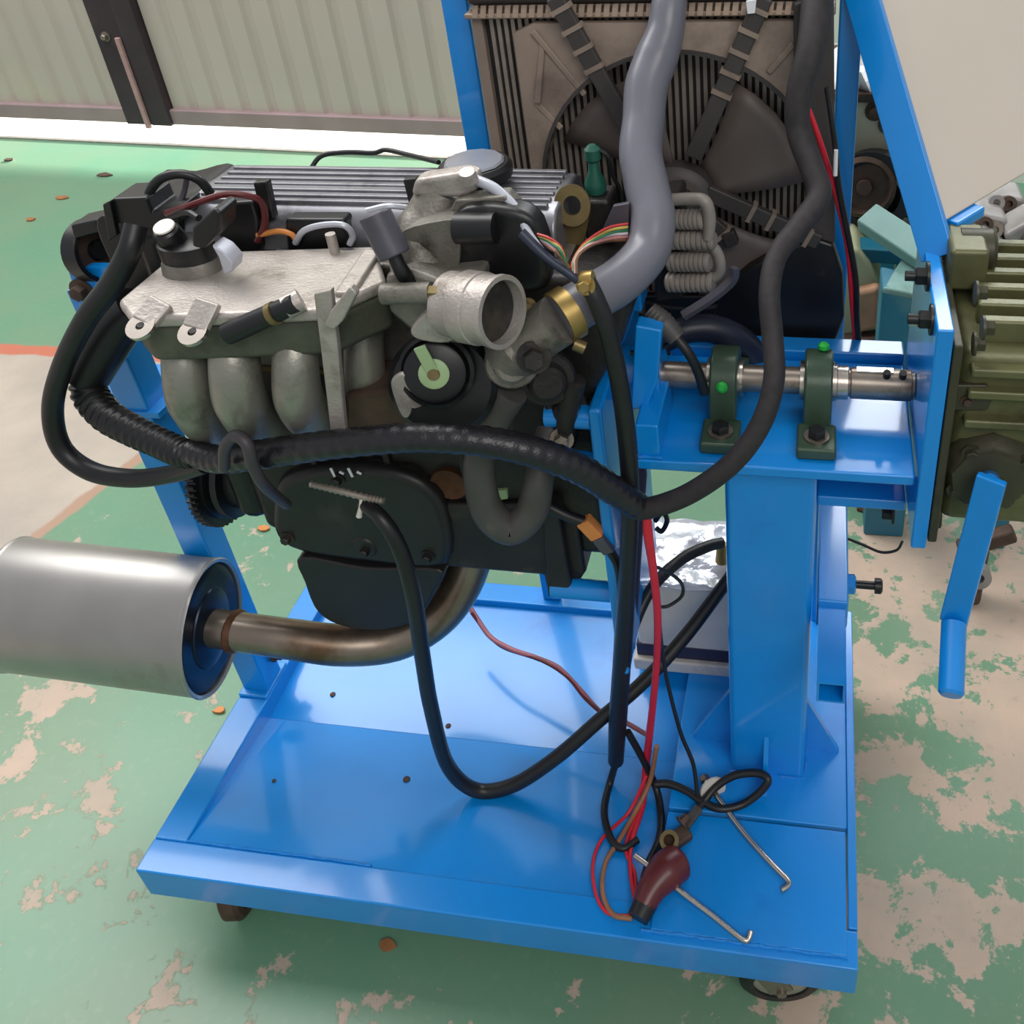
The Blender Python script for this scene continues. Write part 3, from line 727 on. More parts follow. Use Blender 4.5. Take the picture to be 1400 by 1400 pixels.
# throttle body
tbp = A(640, 419, .130); ax = V((1, -.36, .10)).normalized(); rr = m_of(tbp, 51)
tb = ep('throttle_body', slab(BM(), [(524, 378), (560, 370), (600, 384), (655, 378), (655, 465), (610, 478), (560, 452), (530, 428)], .142, .06), ALUD, bev=.006)
O('throttle_bore', lathe(BM(), tbp - ax * .02, ax, [(0, rr * .9), (.018, rr * .92), (.020, rr), (.036, rr), (.037, rr * .96), (.052, rr * .96), (.053, rr), (.058, rr), (.058, rr * .86), (.0, rr * .80)], 40, closed=True), ALU, tb)
O('throttle_plate', lathe(BM(), tbp + ax * .026, ax, [(0, rr * .83), (.002, rr * .83)], 32), IRON, tb)
O('throttle_shaft', cyl(BM(), A(524, 402, .125), A(590, 400, .125), m_of(tbp, 15), seg=18), ALUD, tb)
O('shaft_nut', lathe(BM(), A(588, 400, .123), (1, -.1, 0), [(0, m_of(tbp, 11)), (.009, m_of(tbp, 11))], 6), BRONZE, tb)
O('body_lug', slab(BM(), rounded([(600, 415), (645, 405), (630, 455), (610, 470), (570, 465), (562, 448)]), .125, .02), ALU, tb, bev=.003)
fd = V((.22, -1, .42)).normalized()
hp = A(608, 522, .150); O('cable_drum_housing', lathe(BM(), hp + fd * -.02, fd, [(0, m_of(hp, 74)), (.028, m_of(hp, 74)), (.034, m_of(hp, 66))], 36), BLACKM, tb)
dp = A(596, 508, .13); q = m_of(dp, 1)
O('cable_drum', lathe(BM(), dp + fd * -.012, fd, [(0, 52 * q), (.012, 52 * q), (.014, 47 * q), (.012, 44 * q), (.018, 42 * q), (.020, 36 * q), (.020, 0)], 36), BLACKM, tb)
dd = O('drum_disc', lathe(BM(), dp + fd * .0082, fd, [(0, 21 * q), (.002, 21 * q), (.003, 18 * q), (.003, 0)], 24), PALEG, tb)
O('drum_pin', lathe(BM(), dp + fd * .011, fd, [(0, 9 * q), (.002, 8 * q)], 14), BRONZE, dd)
O('disc_arm', bar(BM(), dp + fd * .010, A(573, 474, .122), .003, .011, fd), PALEG, tb, bev=.001)
O('cable_lever', slab(BM(), rounded([(538, 516), (552, 512), (566, 528), (560, 568), (548, 568), (534, 530)]), .118, .006), ALU, tb, bev=.002)
O('lever_pivot', lathe(BM(), A(570, 535, .135), fd, [(0, .014), (.016, .012)], 16), ALUD, tb)
O('valve_body', slab(BM(), [(470, 540), (555, 530), (560, 600), (470, 600)], .16, .06), RUSTD, tb, bev=.006)
# purge valve, breather column, ignition box
ep('purge_valve', pxtube([(512, 292, .15), (540, 350, .14)], [46, 46], 20, 1), mat('dark_grey_plastic', (74, 72, 82), .45), bev=.002)
ep('purge_nozzle', pxtube([(538, 348, .142), (550, 372, .14), (562, 386, .145)], [20, 22, 24], 12), BLACKM, bev=0)
bc = ep('breather_column', pxtube([(607, 262, .215), (590, 300, .205), (575, 335, .19), (585, 392, .175)], [66, 74, 84, 92], 18, 5), ALUD, bev=0, smooth=60)
O('column_flange', slab(BM(), [(566, 246), (632, 236), (650, 240), (652, 262), (630, 272), (560, 270)], .195, .022), ALU, bc, bev=.005)
O('flange_bolt', lathe(BM(), A(642, 247, .19), (0, -.3, 1), [(0, .008), (.010, .007)], 12), ALU, bc)
O('column_shoulder', slab(BM(), rounded([(552, 315), (622, 300), (630, 318), (618, 390), (560, 392), (548, 345)]), .168, .03), ALUD, bc, bev=.006)
ig = ep('ignition_module', slab(BM(), rounded([(622, 292), (690, 286), (736, 312), (748, 392), (700, 402), (640, 384), (614, 360)]), .172, .03), BLACKM, bev=.008)
O('module_barrel', pxtube([(624, 312, .165), (678, 312, .165)], [44, 44], 18, 1), BLACKM, ig)
O('module_plate', slab(BM(), [(608, 300), (622, 274), (690, 268), (712, 290), (690, 296), (640, 296)], .185, .02), ALUD, ig, bev=.002)
ep('hose_strap', pxtube([(646, 244, .20), (676, 258, .195), (704, 284, .185), (722, 318, .17), (740, 342, .16)], [15, 16, 14, 12, 10], 10), LGREY, bev=0)
# coolant housing and water outlet
wa = A(722, 466, .165); wb = A(766, 436, .16)
ch = ep('coolant_housing', lathe(BM(), wa, wb - wa, [(-.03, m_of(wa, 40)), (-.004, m_of(wa, 44)), (0, m_of(wa, 36)), ((wb - wa).length, m_of(wa, 36))], 24), ALUD, bev=0)
for (px, py, y, r, m_) in ((700, 498, .155, 38, ALUD), (748, 520, .18, 40, IRON), (728, 478, .15, 24, ALU), (690, 535, .18, 34, IRON), (775, 560, .2, 30, IRON)):
    p = A(px, py, y); r_ = m_of(p, r); dv = V((.35, -1, .25)).normalized()
    O('housing_lump', lathe(BM(), p - dv * r_ * .8, dv, [(0, r_), (r_ * .7, r_), (r_ * .8, r_ * .92), (r_ * .82, r_ * .7), (r_ * 1.15, r_ * .62), (r_ * 1.25, r_ * .5), (r_ * 1.25, 0)], 22), m_, ch, smooth=30)
O('housing_bolt', hexbolt(BM(), A(730, 488, .137), (.3, -1, .3), .010, .014), IRON, ch)
O('housing_bolt', hexbolt(BM(), A(722, 418, .17), (.3, -1, .3), .005, .008), BRONZE, ch)
ep('coolant_pump', slab(BM(), rounded([(690, 400), (760, 380), (850, 400), (850, 470), (800, 560), (770, 640), (700, 620), (690, 560)]), .215, .1), IRON, bev=.01)
ep('pipe_strut', pxtube([(785, 520, .19), (775, 570, .19), (768, 615, .195)], [34, 28, 22], 12), IRON, bev=0)
ep('stud', hexbolt(BM(), A(768, 600, .185), (.2, -1, .3), .008, .012), STEELD, bev=0)
# lifting eye, temperature sensor, coil pack
le = A(783, 280, .285); q = m_of(le, 1); fe = V((.15, -1, .3)).normalized()
ey = ep('lifting_eye', lathe(BM(), le, fe, [(0, 12 * q), (0, 25 * q), (.006, 25 * q), (.006, 12 * q)], 28, hint=(0, 0, 1), sx=1.15, closed=True), BRONZE, bev=0)
O('eye_stem', slab(BM(), rounded([(759, 284), (772, 300), (794, 300), (806, 284), (800, 322), (790, 342), (758, 340)]), .281, .006), BRONZE, ey)
gs = A(815, 262, .31); q = m_of(gs, 1)
ts = ep('temperature_sensor', lathe(BM(), gs, (0, 0, 1), [(0, 14 * q), (6 * q, 15 * q), (14 * q, 15 * q), (30 * q, 8 * q), (44 * q, 7 * q), (48 * q, 11 * q), (62 * q, 11 * q), (68 * q, 5 * q)], 16), TEALC, bev=0)
O('sensor_hex', lathe(BM(), gs + V((0, 0, -.016)), (0, 0, 1), [(0, 12 * q), (.016, 12 * q)], 6), BRONZE, ts)
O('sensor_wire', pxtube([(820, 205, .31), (832, 215, .31), (838, 240, .315), (848, 262, .32), (850, 300, .325)], 6, 8), BLACK, ts)
O('sensor_seat', slab(BM(), [(798, 275), (832, 275), (838, 315), (800, 330)], .29, .04), IRON, ts, bev=.004)
ep('heat_tab', slab(BM(), [(838, 282), (860, 278), (860, 310), (842, 330), (820, 322)], .27, .006), mat('grey_tab', (88, 86, 96), .4, .4), bev=.001)
cpk = ep('coil_pack', slab(BM(), [(890, 275), (930, 270), (935, 410), (895, 415)], .345, .05), IRON, bev=.005)
for py, x0, x1 in ((300, 908, 962), (328, 910, 976), (358, 914, 970), (386, 912, 974)):
    p, q_ = A(x0, py, .335), A(x1, py, .325); n = 9; pr = []; Ln = (q_ - p).length; rr_ = m_of(p, 14)
    for k in range(n): pr += [(Ln * (k + .15) / n, rr_ * .86), (Ln * (k + .35) / n, rr_), (Ln * (k + .8) / n, rr_), (Ln * (k + .98) / n, rr_ * .86)]
    O('finned_boot', lathe(BM(), p, q_ - p, [(0, rr_ * .8)] + pr + [(Ln * 1.03, rr_ * .7)], 18), mat('boot_grey', (136, 128, 122), .5, .1, .15, 40) if py == 300 else MATS['boot_grey'], cpk)
O('coil_lead', pxtube([(905, 274, .33), (945, 272, .325), (964, 276, .32), (970, 300, .32), (968, 326, .32)], [17, 18, 18, 18, 16], 12), MATS['boot_grey'], cpk)
O('coil_lead', pxtube([(968, 330, .33), (982, 348, .33), (984, 372, .33), (966, 386, .33)], 15, 12), MATS['boot_grey'], cpk)
ep('flat_strap', tube(BM(), [A(1004, 366, .30), A(1000, 384, .298), A(972, 408, .292), A(934, 432, .285)], .0055, 4, 6), LGREY if False else MATS['grey_tab'], bev=0, smooth=20)
pw = ep('bundle_sleeve', pxtube([(712, 318, .16), (745, 350, .155), (778, 374, .15), (790, 384, .15)], [16, 14, 13, 12], 10), mat('navy_sleeve', (40, 46, 66), .45), bev=0)
wcols = [mat('wire_' + n, c, .45, 0, .05) for n, c in (('red', (190, 60, 60)), ('yellow', (196, 176, 90)), ('green', (50, 120, 84)), ('white', (206, 196, 204)), ('pink', (206, 140, 140)), ('brown', (120, 84, 60)))]
for i, mm in enumerate(wcols):
    j = i * 4
    O('wire', pxtube([(735 + j * .4, 320 + j * .6, .165), (752, 326 + j * .7, .158), (768 - j * .3, 340 + j * .3, .155 - .002 * (i % 3)), (774 + i, 366, .152)], 4, 6), mm, pw)
    O('wire', pxtube([(782 + i * 1.2, 374, .15), (784 + j * .3, 356 - i, .16), (800 + j * .4, 332 + j * .2, .19), (830 + (i * 7) % 5, 312 + j * .9, .24 + .004 * (i % 2)), (858, 306 + j * 1.1, .26)], 4, 6), mm, pw)
# wires and plugs over the head
ep('plug_connector', slab(BM(), [(152, 272), (200, 270), (208, 290), (244, 284), (246, 304), (200, 316), (150, 304), (142, 292)], .225, .04), BLACKM, bev=.003)
ep('connector_clip', slab(BM(), [(150, 275), (140, 280), (148, 330), (160, 322)], .22, .006), BLACKM, bev=.001)
ep('front_plug', slab(BM(), [(95, 308), (132, 300), (136, 318), (100, 328)], .25, .03), BLACKM, bev=.003)
for pts, wd, m_ in (([(228, 292, .22), (262, 280, .2), (305, 266, .21), (340, 268, .22), (358, 278, .23), (362, 305, .235), (352, 330, .235)], 9, MAROON),
                    ([(232, 296, .22), (256, 290, .2), (272, 298, .19)], 10, BLACK),
                    ([(352, 322, .235), (380, 316, .235), (398, 320, .235), (405, 328, .235)], 8, ORANGE),
                    ([(404, 332, .235), (415, 316, .23), (440, 308, .23), (470, 308, .23), (482, 322, .235), (478, 334, .235)], 9, LGREY),
                    ([(502, 288, .20), (530, 282, .2), (560, 284, .21)], 9, LGREY),
                    ([(240, 292, .24), (252, 262, .25), (256, 242, .25)], 8, MATS['grey_tab']),
                    ([(380, 345, .225), (420, 352, .225), (470, 345, .225), (500, 350, .225)], 14, BLACK)):
    ep('loom_wire', pxtube(pts, wd, 8), m_, bev=0)
ep('coil_boot', slab(BM(), [(300, 278), (345, 275), (352, 300), (356, 345), (310, 350), (296, 318)], .235, .02), BLACKM, bev=.004)
ep('coil_boot', slab(BM(), [(388, 300), (470, 300), (480, 330), (476, 345), (392, 345)], .238, .02), BLACKM, bev=.004)
ep('dowel', lathe(BM(), AZ(458, 345, .95), (0, 0, 1), [(0, .005), (.02, .005)], 10), ALU, bev=0)

# ================================================================== EXHAUST
ex = thing('exhaust_silencer', 'oval steel exhaust silencer with bent pipe passing under the engine', 'exhaust', (-.05, .2, .33))
ma_ = V((.060, .2, .396)); mx = V((-1, .015, .02)).normalized(); ML = .285
def oval(p, d, prof, seg=48):
    return lathe(BM(), p, d, prof, seg, hint=(0, .62, 1), sx=1.0, sy=.70)
mr_ = .090
O('silencer_body', oval(ma_, mx, [(0, mr_ * .985), (.004, mr_), (ML - .004, mr_), (ML, mr_ * .985)]), MUFF, ex, smooth=50)
for t in (-.004, ML - .002):
    O('rolled_rim', lathe(BM(), ma_ + mx * t, mx, [(0, mr_ * .95), (-.002, mr_ * 1.0), (.001, mr_ * 1.018), (.004, mr_ * 1.005), (.004, mr_ * .95)], 48, hint=(0, .62, 1), sx=1., sy=.70, closed=True), MUFF, ex)
O('end_cap', oval(ma_ + mx * -.003, mx, [(0, mr_ * .90), (.003, mr_ * .95), (.006, mr_ * .95)]), MEND, ex)
O('end_dish', lathe(BM(), ma_ + mx * .001, -mx, [(0, mr_ * .62), (.006, mr_ * .58), (.010, mr_ * .42)], 40, hint=(0, .62, 1), sy=.7), MEND, ex)
O('exhaust_pipe', pxtube([(262, 854, .2), (330, 864, .2), (400, 874, .205), (470, 882, .215), (540, 875, .235), (595, 845, .26), (630, 800, .285), (650, 740, .31), (655, 680, .33)], [52, 52, 54, 56, 57, 57, 57, 57, 57], 24, 6), PIPE, ex)
for px, py in ((276, 857), (322, 863)):
    O('weld_ring', lathe(BM(), A(px, py, .2) + V((-.004, 0, 0)), (1, -.02, -.02), [(0, m_of(A(px, py, .2), 27)), (.003, m_of(A(px, py, .2), 30)), (.007, m_of(A(px, py, .2), 29)), (.010, m_of(A(px, py, .2), 26.5))], 24), RUST, ex)

# ================================================================== HOSES AND CABLES
def hose(name, label, pts, wpx, m, cat='hose', seg=14, n=7, rib=0., group=None, ribn=2):
    return O(name, pxtube(pts, wpx, seg, n, rib, ribn), m, None, smooth=50 if not rib else 60, label=label, cat=cat, group=group)
uh = thing('radiator_hose', 'thick grey radiator hose rising from the engine past the fan', 'hose', A(770, 430, .16))
O('hose_body', pxtube([(924, -48, .462), (916, -2, .428), (910, 42, .41), (898, 78, .395), (884, 118, .375), (880, 165, .35), (876, 210, .325), (884, 255, .30), (893, 300, .275), (884, 345, .25), (850, 382, .215), (808, 408, .185), (764, 434, .162)],
             [46, 48, 52, 60, 60, 58, 60, 62, 62, 62, 64, 66, 70], 24, 6), GREYH, uh)
cl = A(772, 431, .164); ad = (A(764, 434, .162) - A(808, 408, .185)).normalized()
cb = O('hose_clamp', lathe(BM(), cl - ad * .008, ad, [(0, m_of(cl, 35)), (0, m_of(cl, 39)), (.014, m_of(cl, 39)), (.014, m_of(cl, 35))], 32, closed=True), GOLD, uh, label='gold worm drive clamp')
O('clamp_screw', cyl(BM(), A(785, 470, .145), A(800, 476, .145), .006, seg=10), BRONZE, cb)
vh = thing('overflow_hose', 'black hose hanging straight down beside the mounting plate', 'hose', A(845, 1036, .2))
O('hose_body', pxtube([(802, 384, .155), (815, 410, .15), (832, 455, .148), (848, 530, .15), (858, 610, .155), (862, 690, .16), (858, 780, .17), (852, 880, .19), (845, 980, .205), (842, 1040, .21)], [26, 26, 26, 26, 26, 25, 25, 26, 26, 22], 14), BLACK, vh)
b = BM(); p = A(803, 384, .153); lathe(b, p + V((-.008, 0, 0)), (1, 0, .2), [(0, .006), (.005, .008), (.014, .007)], 10)
O('brass_fitting', b, GOLD, vh, label='brass banjo fitting')
O('brass_fitting', hexbolt(BM(), A(801, 390, .148), (0, -1, .3), .0055, .009), GOLD, vh)

hose('wiring_harness', 'thick black taped wiring harness running across the front of the engine',
     [(262, 618, .125), (300, 628, .115), (350, 622, .105), (420, 612, .095), (500, 603, .09), (580, 598, .09), (660, 603, .095), (730, 618, .105), (790, 640, .12), (835, 668, .135), (872, 692, .15)],
     [36, 40, 42, 42, 42, 43, 44, 44, 44, 42, 38], HARN, 'wiring harness', 18, 16, .05)
hose('harness_strap', 'grey strap looped round the harness below the intake runners', [(306, 640, .088), (308, 612, .085), (322, 596, .085), (338, 608, .08), (346, 636, .08), (362, 664, .09), (392, 690, .13)], [15, 17, 18, 18, 18, 16, 14], mat('grey_strap', (62, 58, 62), .5), 'strap', 10)
hose('harness_loop', 'black taped cable loop hanging over the platform and bearings',
     [(1120, -42, .46), (1110, 60, .40), (1092, 130, .38), (1092, 180, .37), (1110, 230, .35), (1120, 268, .33), (1092, 310, .30), (1062, 350, .27), (1052, 400, .24), (1056, 460, .215), (1058, 520, .19), (1040, 580, .17), (1000, 634, .155), (940, 676, .15), (880, 696, .15), (852, 690, .15)],
     [44, 40, 36, 34, 34, 34, 32, 30, 30, 30, 30, 30, 30, 30, 30, 28], mat('cloth_tape', (40, 36, 38), .7, 0, .25, 120), 'wiring harness')
wr = thing('corrugated_hose', 'black corrugated hose curving out at the left of the engine', 'hose', A(150, 430, .2))
O('hose_sleeve', pxtube([(188, 420, .215), (165, 440, .21), (142, 475, .20), (118, 516, .19)], [62, 64, 62, 58], 18, 6), BLACK, wr)
O('corrugated_section', pxtube([(120, 510, .19), (124, 540, .18), (146, 568, .165), (180, 588, .15), (215, 604, .14), (246, 618, .13), (270, 624, .125)], [48, 48, 46, 44, 42, 42, 36], 18, 14, .10, 2), BLACK, wr)
hose('breather_hose', 'smooth black hose looping from the top left connector to the harness',
     [(186, 308, .185), (176, 345, .17), (152, 390, .165), (118, 436, .16), (86, 500, .155), (72, 560, .15), (84, 612, .145), (124, 644, .14), (180, 654, .135), (235, 648, .13), (280, 636, .12)],
     [30, 31, 32, 30, 28, 27, 27, 27, 26, 25, 24], BLACK)
hose('short_hose', 'short black hose arching over the timing cover at top left',
     [(202, 282, .235), (206, 260, .238), (222, 243, .24), (248, 238, .245), (272, 246, .25), (288, 264, .255)], 13, BLACK)
hose('bypass_hose', 'dusty grey u shaped bypass hose under the throttle body',
     [(700, 535, .16), (678, 570, .155), (660, 610, .15), (656, 655, .145), (668, 700, .145), (698, 722, .15), (726, 700, .155), (736, 660, .16), (742, 620, .18), (752, 590, .2)],
     [46, 46, 44, 44, 46, 48, 46, 42, 40, 38], DUSTH, n=7)
hose('fuel_hose', 'long thin black hose looping down over the tray and up to the battery',
     [(496, 686, .14), (524, 712, .125), (548, 754, .12), (566, 820, .12), (578, 900, .13), (590, 970, .14), (612, 1046, .15), (650, 1080, .16), (700, 1074, .17), (760, 1036, .19), (820, 984, .22), (880, 932, .26), (940, 866, .31), (1000, 786, .36)],
     [20, 22, 23, 23, 22, 21, 20, 20, 20, 20, 20, 20, 19, 18], BLACK, n=8)
b = hose('spiral_guard', 'light grey coiled spring guard lying across the crankcase', [(425, 662, .14), (460, 670, .138), (500, 680, .138), (525, 685, .138)], [10, 12, 12, 11], mat('coil_grey', (150, 140, 132), .4, .5), 'spring', 10, 10, .3, None, 1)
hose('cable_tie', 'cream cable tie end dangling below the coiled guard', [(494, 680, .137), (493, 692, .133), (491, 706, .131)], [5, 5, 9], WHITE, 'cable tie', 8)
hose('battery_cable', 'black battery cable arching from the hanging hose to the battery terminal',
     [(848, 990, .21), (852, 930, .22), (862, 870, .25), (890, 806, .30), (930, 766, .35), (965, 748, .38), (988, 742, .395)], [14, 15, 15, 16, 16, 16, 15], BLACK, 'cable', n=8)
hose('lower_radiator_hose', 'dark lower radiator hose behind the first bearing', [(900, 470, .36), (935, 452, .37), (975, 450, .38), (1015, 468, .39), (1040, 500, .40)], [34, 38, 40, 40, 38], mat('blue_black_rubber', (38, 42, 58), .38))
cn = thing('sensor_cable', 'ribbed grey plug on a black cable running down to the bearing', 'cable', A(965, 535, .27))
O('ribbed_plug', pxtube([(888, 424, .27), (905, 440, .265), (925, 462, .26)], [26, 34, 30], 14, 8, .08, 1), DUSTH, cn)
O('cable', pxtube([(925, 462, .26), (942, 484, .255), (955, 510, .255), (963, 536, .26)], [15, 14, 14, 15], 10), BLACK, cn)
O('side_wire', pxtube([(915, 470, .262), (890, 482, .262), (862, 482, .262)], 7, 8), BLACK, cn)
hose('vent_line', 'thin black line lying along the rear of the valve cover', [(424, 232, .385), (440, 213, .395), (475, 208, .40), (510, 209, .40), (528, 205, .40), (560, 212, .38), (600, 222, .34)], 7, BLACK, 'cable', 8)
hose('red_cable', 'red and black fan cable hanging along the right radiator post', [(1106, 150, .40), (1120, 190, .40), (1134, 235, .42), (1148, 285, .43), (1160, 345, .43), (1166, 420, .43), (1174, 505, .43)], [7, 8, 9, 9, 8, 8, 8], RED, 'cable', 8)
hose('black_cable', 'thin black cable twisted beside the red fan cable', [(1130, 120, .41), (1142, 200, .41), (1146, 250, .42), (1157, 310, .425), (1170, 380, .425), (1172, 440, .425), (1178, 510, .425)], [7, 8, 9, 9, 8, 8, 8], BLACK, 'cable', 8)
hose('label_tag', 'small white sleeve on the cable by the right post', [(1143, 205, .405), (1142, 240, .405)], 6, PAPER, 'tag', 8)

# wires that fall to the deck
hose('red_wire', 'bright red supply wire dropping from the engine to the deck', [(884, 690, .155), (886, 730, .155), (893, 780, .16), (899, 840, .17), (898, 900, .185), (893, 960, .195), (884, 1040, .21), (878, 1100, .19), (864, 1150, .15), (862, 1190, .13), (870, 1240, .098)], [12, 14, 12, 11, 10, 10, 11, 10, 7, 6, 6], RED, 'wire', 8)
hose('red_wire', 'thin red wire bowed out to the left above the front rail', [(884, 1060, .19), (860, 1110, .17), (824, 1146, .15), (811, 1180, .13), (814, 1220, .11), (828, 1246, .10), (848, 1252, .095), (866, 1252, .09)], 5, RED, 'wire', 8)
hose('red_wire', 'thin red wire curling beside the tan one into the dark red boot', [(876, 1105, .18), (860, 1140, .16), (856, 1165, .14), (868, 1195, .125), (868, 1240, .10)], 5, RED, 'wire', 8)
hose('tan_wire', 'tan wire looping under the cables into the dark red boot', [(898, 1020, .20), (888, 1070, .19), (866, 1115, .17), (846, 1150, .15), (828, 1180, .13), (824, 1220, .11), (838, 1250, .098), (864, 1256, .09)], 7, COPPER, 'wire', 8)
hose('black_wire', 'black wire falling from the hose end in a bow to the left', [(846, 1030, .21), (834, 1070, .2), (826, 1110, .18), (836, 1148, .16), (852, 1160, .15), (872, 1148, .15)], 10, BLACK, 'wire', 8)
hose('black_wire', 'black wire running down beside the red wire to the clamp', [(858, 1000, .21), (880, 1040, .205), (898, 1080, .19), (904, 1120, .17), (900, 1150, .155), (888, 1176, .135), (880, 1200, .12)], 10, BLACK, 'wire', 8)
hose('black_wire', 'thin black wire sagging from the red wire to the steel hook', [(901, 830, .17), (903, 870, .18), (912, 930, .2), (930, 1000, .2), (948, 1046, .19), (954, 1095, .175)], 6, BLACK, 'wire', 8)
hose('black_wire', 'short black pigtail curling out beside the red wire', [(897, 775, .17), (915, 783, .18), (932, 798, .19), (932, 815, .19), (915, 828, .185), (903, 830, .18)], 5, BLACK, 'wire', 8)
hose('black_cable', 'black cable loop lying on the deck at the foot of the column', [(896, 1072, .185), (915, 1072, .187), (940, 1082, .18), (960, 1096, .172), (985, 1106, .168), (1015, 1100, .172), (1040, 1082, .182), (1050, 1066, .19), (1036, 1057, .197), (1005, 1060, .195), (980, 1075, .185), (962, 1096, .178), (945, 1118, .165), (930, 1138, .155)], 11, BLACK, 'cable', 8)
hose('pink_wire', 'faded pink twisted wire lying across the drip tray', [(640, 826, .40), (655, 850, .38), (672, 872, .36), (700, 888, .34), (735, 900, .325), (765, 914, .31), (795, 945, .285), (820, 972, .265), (850, 985, .25), (885, 1005, .23)], 7, PINK, 'wire', 8)
hose('dark_wire', 'dark wire lying along the pink wire on the tray', [(645, 838, .388), (668, 868, .366), (690, 886, .346), (740, 903, .32), (775, 925, .30), (800, 955, .276), (830, 982, .255)], 5, MAROON, 'wire', 8)
hose('green_band', 'green tape band around the harness beside the mounting plate', [(782, 624, .116), (786, 650, .114)], 3, NIPPLE, 'tape', 6)
oc = thing('plug_cable', 'orange connector on a dark cable below the harness end', 'connector', A(800, 720, .19))
O('orange_plug', bar(BM(), A(797, 710, .185), A(818, 732, .185), .014, .016, (0, 1, 0)), ORANGE, oc, bev=.002)
O('grey_plug', bar(BM(), A(818, 732, .185), A(834, 752, .185), .014, .014, (0, 1, 0)), MATS['grey_tab'], oc, bev=.002)
O('cable', pxtube([(745, 690, .19), (775, 705, .187), (800, 714, .185)], 16, 10), BLACK, oc)
O('cable', pxtube([(832, 750, .185), (845, 775, .185), (850, 820, .19), (852, 880, .2)], [14, 12, 10, 10], 10), BLACK, oc)
gp = A(685, 676, .18); O('tape_marker', slab(BM(), [(678, 671), (693, 670), (694, 682), (680, 684)], .2, .004), PALEG, label='pale green marker behind the u shaped hose', cat='marker')

# ================================================================== BATTERY AND DECK ITEMS
bt = thing('battery', 'white cased battery under crinkled clear film behind the column', 'battery', (.665, .43, ZB + .002))
O('case', prism(BM(), [(.585, .375, .20), (.735, .375, .20), (.735, .465, .20), (.585, .465, .20)], (0, 0, .155)), WHITE, bt, bev=.008)
O('base_flange', box(BM(), (.578, .366, ZB + .002), (.74, .470, .196)), WHITE, bt, bev=.004)
O('case_band', box(BM(), (.583, .3735, .196), (.737, .467, .222)), PURP, bt, bev=.002)
b = BM(); n = 12; g = []
rf = random.Random(5)
for i in range(n + 1):
    g.append([b.verts.new((.582 + .158 * i / n, .36 + .115 * j / n, .357 + rf.uniform(0, .007) + .018 * j / n)) for j in range(n + 1)])
for i in range(n):
    for j in range(n): b.faces.new((g[i][j], g[i + 1][j], g[i + 1][j + 1], g[i][j + 1]))
o = O('film_cover', b, FILM, bt, smooth=70); md = o.modifiers.new('thick', 'SOLIDIFY'); md.thickness = .001
O('terminal', lathe(BM(), A(987, 752, .40), (0, 0, -1), [(-.012, .007), (0, .008), (.02, .010)], 14), GOLD, bt)
O('carry_hook', tube(BM(), [A(896, 712, .36), A(906, 700, .36), A(912, 712, .36), A(905, 726, .36), A(897, 722, .36)], .0035, 8), BLACKM, bt)
# hook bolts, clamp and boot on the deck
def hook(label, pts, wpx):
    t = thing('hook_bolt', label, 'hook bolt', AZ(pts[1][0], pts[1][1], ZB + .004), 'bent steel hook bolts')
    P = [AZ(px, py, z) for px, py, z in pts]
    O('rod', tube(BM(), P, [m_of(p, wpx / 2) for p in P], 10, 3), STEEL, t); return t
h1 = hook('steel hook bolt lying on the deck with a pale washer', [(962, 1062, .185), (985, 1095, .181), (1020, 1142, .177), (1060, 1186, .176), (1076, 1202, .176), (1078, 1210, .176), (1068, 1217, .176)], 8)
p = AZ(974, 1078, .185); O('washer', lathe(BM(), p, (.55, -.9, .25), [(0, .004), (0, .018), (.003, .018), (.003, .004)], 16, closed=True), WHITE, h1)
O('nut', lathe(BM(), AZ(962, 1062, .185), (.55, -.9, -.1), [(0, .007), (.006, .007)], 6), STEELD, h1)
hook('steel hook bolt sticking out from under the dark red boot', [(868, 1170, .186), (890, 1186, .185), (935, 1222, .180), (975, 1252, .177), (1015, 1284, .1765), (1024, 1282, .177), (1027, 1272, .181)], 8)
bo = thing('terminal_boot', 'dark red rubber terminal boot lying on the deck', 'terminal boot', AZ(905, 1215, ZB))
P = [AZ(928, 1178, .186), AZ(910, 1192, .189), AZ(892, 1214, .188), AZ(880, 1238, .183)]
O('boot_body', tube(BM(), [P[0] + (P[0] - P[1]) * .45] + P, [m_of(p, r) for p, r in zip([P[0]] + P, (8, 24, 26, 20, 17))], 16, 5), MAROON, bo, smooth=60)
O('boot_neck', cyl(BM(), AZ(884, 1232, .184), AZ(872, 1256, .181), m_of(P[3], 17), m_of(P[3], 15), 14), BLACK, bo)
tc_ = thing('battery_clamp', 'brown battery clamp with a bolt beside the dark red boot', 'clamp', AZ(925, 1140, ZB + .006))
O('clamp_jaw', bar(BM(), AZ(908, 1160, .181), AZ(942, 1136, .181), .013, .02, (0, 0, 1)), RUSTD, tc_, bev=.003)
O('clamp_ring', lathe(BM(), AZ(916, 1152, .186), (0, -.3, 1), [(0, .007), (0, .012), (.012, .012), (.012, .007)], 18, closed=True), BRONZE, tc_)
O('clamp_bolt', hexbolt(BM(), AZ(931, 1126, .186), (.5, .6, .2), .006, .012), RUSTD, tc_)
O('cable_lug', bar(BM(), AZ(937, 1130, .184), AZ(956, 1104, .186), .007, .012, (0, 0, 1)), DUSTH, tc_, bev=.002)

